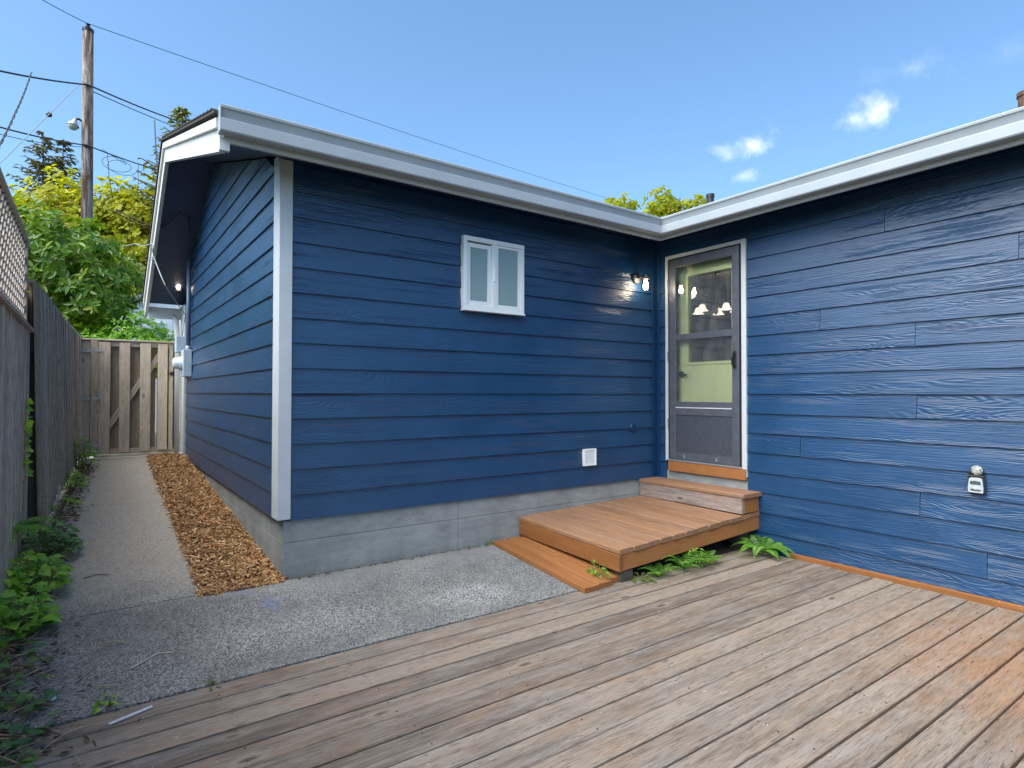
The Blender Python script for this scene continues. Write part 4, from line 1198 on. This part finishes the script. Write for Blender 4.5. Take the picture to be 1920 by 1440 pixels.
b = MB(); b.box(.30, .62, 14.97, 14.999, 2.5, 3.3); wf = b.build('window', M_VINYL, nbh); b = MB(); b.box(.34, .58, 14.95, 14.969, 2.54, 3.26); b.build('pane', M_FROST, wf)
shd = thing('garden_shed', (.6, 12.6, .35), 'low pale shed with a grey fascia beyond the gate latch', 'shed')
b = MB(); b.box(.12, 2.2, 12.2, 13.6, .35, 2.38); b.build('wall', plain('white_shed_paint', (.72, .74, .80), .6), shd)
b = MB(); b.box(.02, 2.3, 12.05, 13.7, 2.381, 2.60); b.build('roof', plain('slate_fascia', (.26, .28, .40), .6), shd)
b = MB(); b.box(.02, 2.3, 12.0, 13.75, 2.601, 2.64); b.build('roof_edge', M_WHITE, shd)

# ------------------------------------------------------------------ utility pole and wires
up_ = thing('utility_pole', (-1.20, 15.4, .3), 'tall weathered peeling utility pole behind the left fence', 'utility pole')
PX, PY = -1.225, 15.36
b = MB(); b.tube([(PX+.03, PY, .2), (PX+.005, PY, 6.4), (PX-.02, PY, 11.12)], [.155, .135, .122], 16); b.build('pole', M_POLE, up_, smooth=True)
b = MB(); b.lathe((PX-.02, PY, 11.10), (0, 0, 1), [(.135, 0), (.14, .06), (.06, .10), (0, .11)], 14); b.build('cap', M_BLK, up_)
b = MB(); b.lathe((PX-.02, PY, 11.2), (0, 0, 1), [(.05, 0), (.06, .04), (.03, .07), (.055, .10), (.0, .14)], 10); b.build('insulator', M_BLK, up_)
for z in (9.58, 7.94):
    b = MB(); b.tube([(PX-.10, PY-.16, z), (PX+.10, PY-.16, z-.02)], .035, 8); b.build('clamp', M_BLK, up_)
yl = thing('yard_light', (PX-.15, PY, 8.5), 'dish shaped yard light hung on the left of the utility pole', 'lamp')
b = MB(); b.tube([(PX-.12, PY, 8.62), (PX-.2, PY-.02, 8.66), (PX-.26, PY-.04, 8.62)], .03, 8); b.build('bracket', M_BLK, yl)
b = MB(); b.lathe((PX-.27, PY-.05, 8.62), (-.25, -.05, -1), [(.04, 0), (.05, .05), (.10, .13), (.135, .18), (.14, .20), (.13, .205)], 16); b.build('hood', M_GALV, yl, smooth=True)
b = MB(); b.lathe((PX-.318, PY-.06, 8.43), (-.25, -.05, -1), [(.125, 0), (.11, .05), (.07, .10), (0, .115)], 16); b.build('lens', plain('lamp_lens', (.42, .46, .42), .2), yl, smooth=True)


def cable(pts, r, label, sag=0.0, m=M_WIRE, cat='cable', twist=0.0, k=6, seg=14, name='cable', extra=None):
    P = []
    pts = [Vector(p) for p in pts]
    for i in range(len(pts)-1):
        for j in range(seg):
            s = j/seg
            p = pts[i].lerp(pts[i+1], s); p.z -= sag*4*s*(1-s)
            P.append(p)
    P.append(pts[-1])
    b = MB()
    if twist:
        for ph in (0, math.pi):
            Q = [p+Vector((math.cos(i*1.3+ph), 0, math.sin(i*1.3+ph)))*twist for i, p in enumerate(P)]
            b.tube(Q, r, k)
    else: b.tube(P, r, k)
    o = b.build(name, m, None, smooth=True)
    tag(o, label, cat, 'overhead wires by the utility pole')
    return o
cable([(-3.6, 9.5, 9.3), (PX-.02, PY, 11.32), (27.6, 24.2, 14.4)], .009, 'thin topmost power wire crossing the sky over the roof', sag=.12, seg=24)
cable([(-3.6, 10.9, 7.6), (PX, PY-.17, 9.58), (2.6, 22.3, 11.95)], .022, 'thick upper cable crossing high on the utility pole', sag=.08)
cable([(PX+.1, PY, 9.50), (2.6, 22.3, 11.62)], .013, 'second strand hanging just under the thick upper cable right of the pole', sag=.05)
cable([(-3.6, 10.6, 6.55), (PX, PY-.17, 7.94), (2.2, 22.6, 10.0)], .018, 'lower cable crossing the pole below the yard light', sag=.10)
cable([(-3.6, 10.6, 6.42), (PX, PY-.17, 7.90)], .008, 'thin strand under the lower cable left of the pole', sag=.16)
cable([(-2.277, 13.2, 8.70), (-2.2, 9.0, 6.15), (-2.15, 5.0, 3.9)], .009, 'twisted black service drop slanting down at far left', sag=.05, twist=.012, seg=22)
cable([(PX-.1, PY, 9.76), (-2.635, 11.462, 5.95), (-3.3, 9.7, 4.2)], .009, 'straight guy wire with a ball insulator left of the pole', m=M_WIREG)
bi = MB(); bi.sphere((-1.976, 13.776, 8.02), .065, 10); tag(bi.build('guy_insulator', M_BLK, None, smooth=True), 'round black ball insulator on the guy wire', 'insulator')
cable([(.624, 19.483, 10.75), (.33, 15.0, 8.35), (-.016, 9.6, 5.6)], .010, 'twisted service drop falling behind the gable edge', sag=.03, twist=.012, seg=20)
cable([(PX+.1, PY, 5.2), (-.95, 12.0, 4.6), (-.55, 6.5, 3.6), (-.505, 4.02, 3.10)], .007, 'pale service wire reaching the barge board of the eave', m=M_WIREG, sag=.03)
# slack communication loops on the lower cable
lp_pts = []
c0 = Vector((-.62, 17.0, 8.22))
for i in range(25):
    a = 2*math.pi*i/12
    lp_pts.append(c0+Vector((.34*math.cos(a)+.012*i, .02*i, .20*math.sin(a)-.02)))
b = MB(); b.tube([Vector((-.9, 16.6, 8.4))]+lp_pts+[Vector((.3, 18.6, 8.65))], .008, 5); b.tube([(-.75, 17.0, 8.42), (-.70, 17.1, 7.75), (-.6, 17.1, 7.1)], .010, 5); b.tube([(.1, 18.3, 8.75), (.1, 18.3, 7.2)], .009, 5)
tag(b.build('cable_loop', M_WIRE, None, smooth=True), 'slack coil of cable hanging under the lower line right of the pole', 'cable')
# cable end on the eave
b = MB()
b.tube([(-.505, 4.02, 3.10), (-.50, 4.0, 2.98)], .008, 6)
b.tube([(-.52+.03*math.cos(i*.9), 3.95+.04*math.sin(i*.9), 2.93-.004*i) for i in range(15)], .005, 5)
b.tube([(-.495, 3.95, 2.92), (-.46, 3.55, 2.66), (-.44, 3.2, 2.48), (-.28, 3.9, 2.43), (-.05, 4.86, 2.36), (-.05, 5.2, 2.1)], .006, 6)
tag(b.build('loose_cable', M_WIREG, None, smooth=True), 'loose grey phone cable dangling from the eave to the side wall', 'cable')
b = MB(); b.tube([(-.43, 4.0, rooft(4.0)-.14), (-.38, 3.9, rooft(3.9)-.17), (-.25, 3.7, rooft(3.7)-.15), (-.17, 3.72, rooft(3.72)-.15), (-.12, 3.95, rooft(3.95)-.145)], .006, 6)
tag(b.build('soffit_wire', M_WIRE, None, smooth=True), 'short black wire end stuck to the soffit panel', 'cable')

# ------------------------------------------------------------------ ground plants, left side
def lobed_leaf(b, c, d, nrm, s, rn):
    """ivy / maple-like leaf: five-lobed fan"""
    d = d.normalized(); nrm = (nrm-d*nrm.dot(d)).normalized(); q = d.cross(nrm)
    pr = [(0, 0), (-.05, .35), (.18, .62), (.42, .42), (.62, .30), (1.0, 0)]
    i = len(b.v); pts = [c+d*x*s+q*y*s*.9+nrm*abs(y)*s*.15-nrm*x*x*s*.15 for x, y in pr]
    pts += [c+d*x*s-q*y*s*.9+nrm*abs(y)*s*.15-nrm*x*x*s*.15 for x, y in pr[1:5]]
    b.v += pts
    b.f += [(i, i+1, i+2, i+3, i+4, i+5), (i+5, i+9, i+8, i+7, i+6, i)]; b.r += [rn, rn]


def weed(name, lm, c, rad, hgt, n, s, label, group, cat='weed', lobed=True):
    c = Vector(c); t = thing(name, c, label, cat, group)
    b = MB(); st = MB()
    for _ in range(n):
        a = random.random()*6.28; r = rad*math.sqrt(random.random())
        hh = hgt*(1-(r/rad)**2*.6)*random.uniform(.25, 1.0)
        p = c+Vector((math.cos(a)*r*.7, math.sin(a)*r*1.25, hh))
        if p.x < -1.47: p.x = -1.47+random.random()*.05
        out = Vector((math.cos(a)*.8+.4, math.sin(a)-.35, random.uniform(-.3, .35)))
        rn = min(1, max(0, random.gauss(.5, .22)))
        sc = s*random.uniform(.55, 1.2)
        if lobed: lobed_leaf(b, p, out, Vector((.25, -.35, 1))+rvec()*.4, sc, rn)
        else: leaf(b, p, out, Vector((.2, -.3, 1))+rvec()*.4, sc*1.2, sc*.6, .2, .25, rn)
        if random.random() < .4: st.tube([c+Vector((math.cos(a)*r*.3, math.sin(a)*r*.3, 0)), p], .0025, 4)
    b.build('leaves', lm, t, recalc=False)
    if st.v: st.build('stems', M_L_STEM, t)
    return t
M_L_STEM = plain('green_stem', (.12, .17, .05), .7)
weed('broadleaf_weed', M_L_WEED, (-1.40, .50, .04), .28, .27, 190, .058, 'broad leaved weed clump at the foot of the lattice fence', 'weeds along the fence')
weed('broadleaf_weed', M_L_WEED, (-1.40, -.05, -.01), .20, .24, 110, .062, 'big leaved weed at the left frame edge in front of the lattice fence', 'weeds along the fence')
weed('broadleaf_weed', M_L_IVY, (-1.34, 1.25, .11), .26, .24, 180, .055, 'dark leafy weed clump beside the fence gap', 'weeds along the fence')
weed('broadleaf_weed', M_L_WEED, (-1.30, 3.5, .29), .26, .22, 90, .055, 'low weeds at the foot of the board fence halfway to the gate', 'weeds along the fence', lobed=False)
weed('broadleaf_weed', M_L_FERN, (-1.22, 4.5, .38), .26, .42, 110, .06, 'bright yellow green weeds just before the gate hinges', 'weeds along the fence', lobed=False)
weed('broadleaf_weed', M_L_WEED, (-1.33, 2.7, .22), .22, .14, 45, .05, 'sparse weeds near the pale stick along the path', 'weeds along the fence', lobed=False)
iv = thing('ivy', (-1.45, -.9, -.1), 'ivy trailing over the leaf litter at the lower left corner', 'ivy')
b = MB(); st = MB()
for _ in range(85):
    y = random.uniform(-1.9, -.05); x = -1.47+abs(random.gauss(0, .11)) + (.10 if y < -1.1 else 0)*random.random()*1.6
    z = (slope(y) if y > -1.15 else -.10)+random.uniform(.01, .07)
    lobed_leaf(b, Vector((x, y, z)), Vector((random.uniform(-1, 1), random.uniform(-1, .6), random.uniform(-.1, .3))), Vector((.15, -.25, 1))+rvec()*.35, random.uniform(.035, .075), min(1, max(0, random.gauss(.42, .25))))
b.build('leaves', M_L_IVY, iv, recalc=False)
for _ in range(10):
    y = random.uniform(-1.7, -.2); p = [Vector((-1.46+random.random()*.2, y+j*.12*random.choice([1, 1, .6]), (slope(y) if y > -1.15 else -.1)+.02+random.random()*.03)) for j in range(4)]
    st.tube(p, .004, 5)
st.build('stems', M_TWIG, iv)
vn = thing('climbing_vine', (-1.49, 1.55, .6), 'thin green vine sprig climbing the fence boards near the lattice post', 'vine')
b = MB()
for i in range(34):
    z = .70+.55*i/34+random.uniform(-.02, .02)
    lobed_leaf(b, Vector((-1.487+random.random()*.02, 1.38+random.gauss(0, .05), z)), Vector((random.uniform(.2, 1), random.uniform(-1, 1), random.uniform(-.5, .3))), Vector((1, -.5, .5))+rvec()*.4, random.uniform(.03, .06), random.uniform(.4, 1))
b.build('leaves', M_L_WEED, vn, recalc=False)
st = MB(); st.tube([(-1.492, 1.33, .25), (-1.492, 1.40, .7), (-1.488, 1.36, 1.0), (-1.488, 1.42, 1.27)], .004, 5); st.build('stem', M_TWIG, vn)
# leaf litter and dry vines: uncountable
b = MB()
for _ in range(1500):
    y = random.uniform(-2.0, 4.8)
    edge = -1.40+.05*max(0, y)
    if y < -.1: x = -1.5+abs(random.gauss(0, .16))
    else: x = edge+random.gauss(.02, .05)
    if y < -1.1 and random.random() < .5: x += random.random()*.2
    z = (slope(y)+.006 if y > -1.15 else -.095)+random.uniform(0, .02)
    L = random.uniform(.012, .05)
    leaf(b, Vector((x, y, z)), Vector((random.uniform(-1, 1), random.uniform(-1, 1), random.uniform(-.2, .4))), Vector((0, 0, 1))+rvec()*.7, L, L*random.uniform(.15, .6), .3, .3, random.random())
for _ in range(260):       # crumbs along the foundation
    x = random.uniform(.1, 1.8); y = -abs(random.gauss(0, .02))-.006
    L = random.uniform(.006, .025)
    leaf(b, Vector((x, y, slope(y)+.003)), Vector((random.uniform(-1, 1), random.uniform(-1, 1), .2)), Vector((0, 0, 1))+rvec()*.6, L, L*.4, .3, .2, random.random())
tag(b.build('leaf_litter', M_L_DEAD, None, recalc=False), 'dead leaves and bits scattered along the fence foot', None, None, 'stuff')
b = MB()
for _ in range(70):
    y = random.uniform(-1.8, .0); x = -1.48+abs(random.gauss(0, .16)); z = (slope(y) if y > -1.15 else -.1)+.015
    a = random.random()*6.28; L = random.uniform(.06, .22)
    p = Vector((x, y, z)); P = [p]
    for j in range(3):
        a += random.uniform(-.5, .5); P.append(P[-1]+Vector((math.cos(a), math.sin(a), random.uniform(-.1, .15)))*L/3)
    b.tube(P, random.uniform(.0015, .004), 4)
tag(b.build('dry_vines', M_TWIG, None), 'tangle of dry vine stems over the litter at lower left', None, None, 'stuff')
b = MB(); b.tube([(-1.36, 2.35, .21), (-1.345, 2.75, .30), (-1.33, 3.05, .37)], .016, 7)
tag(b.build('stick', plain('pale_stick', (.42, .38, .32), .9, nscale=40, namt=.3), None), 'pale broken stick leaning at the fence foot', 'stick')
b = MB(); b.tube([(-1.02, -1.26, -.094), (-.86, -1.20, -.094)], .006, 6)
tag(b.build('stick', plain('white_stick', (.66, .66, .66), .6), None), 'small white stick lying on the deck edge', 'stick')
for i, (x, y) in enumerate(((-1.22, -.92), )):
    b = MB(); b.sphere((x, y, slope(y)+.010), .014, 7); tag(b.build('paper_scrap', plain('white_scrap', (.8, .82, .85), .6), None), 'tiny white scrap on the concrete at lower left', 'scrap')
for P, lab in (([(-.92, -.80), (-.86, -.75), (-.80, -.70), (-.74, -.72)], 'bent pale twig on the concrete near the deck'), ([(-1.12, .62), (-1.05, .66), (-.98, .62)], 'thin dark twig on the path by the weeds')):
    b = MB(); b.tube([(x, y, slope(y)+.006) for x, y in P], .004, 5); tag(b.build('twig', M_TWIG if 'dark' in lab else plain('pale_twig', (.5, .45, .36), .9), None), lab, 'twig')


def fern(name, c, nf, L, label, dirs=None, wl=.09, group=None):
    c = Vector(c); t = thing(name, c, label, 'fern', group)
    for i in range(nf):
        b = MB()
        a = dirs[i] if dirs else 2*math.pi*i/nf+random.uniform(-.3, .3)
        d = Vector((math.cos(a), math.sin(a), 0)); LL = L*random.uniform(.75, 1.1); arch = random.uniform(.5, .75)
        pts = [c+d*LL*s*.85+Vector((0, 0, LL*(arch*(1.9 if L < .3 else 1.6)*s-arch*(1.35 if L < .3 else 1.45)*s*s))) for s in [k/12 for k in range(13)]]
        for k in range(2, 13):
            s = k/12; wd = wl*(1.25*(1-s)**.75+.08)*min(1, s*3.2)
            tg = (pts[k]-pts[k-1]).normalized(); side = tg.cross(Vector((0, 0, 1))).normalized(); nr = side.cross(tg)
            for h in ((0, .5) if L > .3 else (0,)):
                p = pts[k-1].lerp(pts[k], h)
                for sg in (-1, 1):
                    leaf(b, p, side*sg+tg*.45-nr*.12, nr, wd, .0125*(L/.4)**.6, .1, .15, min(1, max(0, random.gauss(.5, .2))))
        b.tube(pts, .0022, 4); b.r += [.3]*(len(b.f)-len(b.r))
        b.build('frond', M_L_FERN, t, recalc=False)
    return t
fern('fern', (3.70, -1.33, -.10), 11, .40, 'bright green sword fern in the corner between landing and wing wall', wl=.075)
fern('fern', (-1.60, .95, .30), 6, .5, 'light green fern arching in at the far left edge of the fence', dirs=[.2, -.3, -.7, .6, -1.0, -1.3], wl=.10)
fern('small_fern', (2.75, -1.235, -.10), 12, .25, 'small lacy fern against the landing rim, middle of three', wl=.05, group='small ferns under the landing rim')
fern('small_fern', (3.02, -1.235, -.10), 12, .24, 'small fern under the landing rim, nearest the sword fern', wl=.05, group='small ferns under the landing rim')
fern('small_fern', (2.46, -1.225, -.11), 10, .20, 'small fern under the landing rim, nearest the loose planks', wl=.045, group='small ferns under the landing rim')
weed('small_weed', M_L_WEED, (2.90, -1.235, -.1), .11, .16, 60, .035, 'leafy little weed between the small ferns under the rim', 'little weeds around the landing')
weed('small_weed', M_L_WEED, (1.98, -1.06, -.05), .08, .10, 40, .03, 'little weed growing through the loose planks at the landing corner', 'little weeds around the landing', lobed=False)
weed('small_weed', M_L_MID, (2.26, -1.22, -.10), .09, .06, 40, .03, 'mossy little weed at the foot of the landing corner', 'little weeds around the landing', lobed=False)
weed('small_weed', M_L_WEED, (1.72, -.02, 0), .05, .05, 14, .022, 'tiny weed at the foundation foot beside the plank end', 'little weeds around the landing', lobed=False)
weed('small_weed', M_L_WEED, (-1.02, -1.08, -.09), .06, .04, 16, .028, 'tiny green weed on the concrete at the left end of the deck', 'little weeds around the landing', lobed=False)
weed('small_weed', M_L_MID, (-.62, -1.13, -.095), .04, .03, 10, .02, 'tiny weed sprouting along the deck edge in the middle left', 'little weeds around the landing', lobed=False)
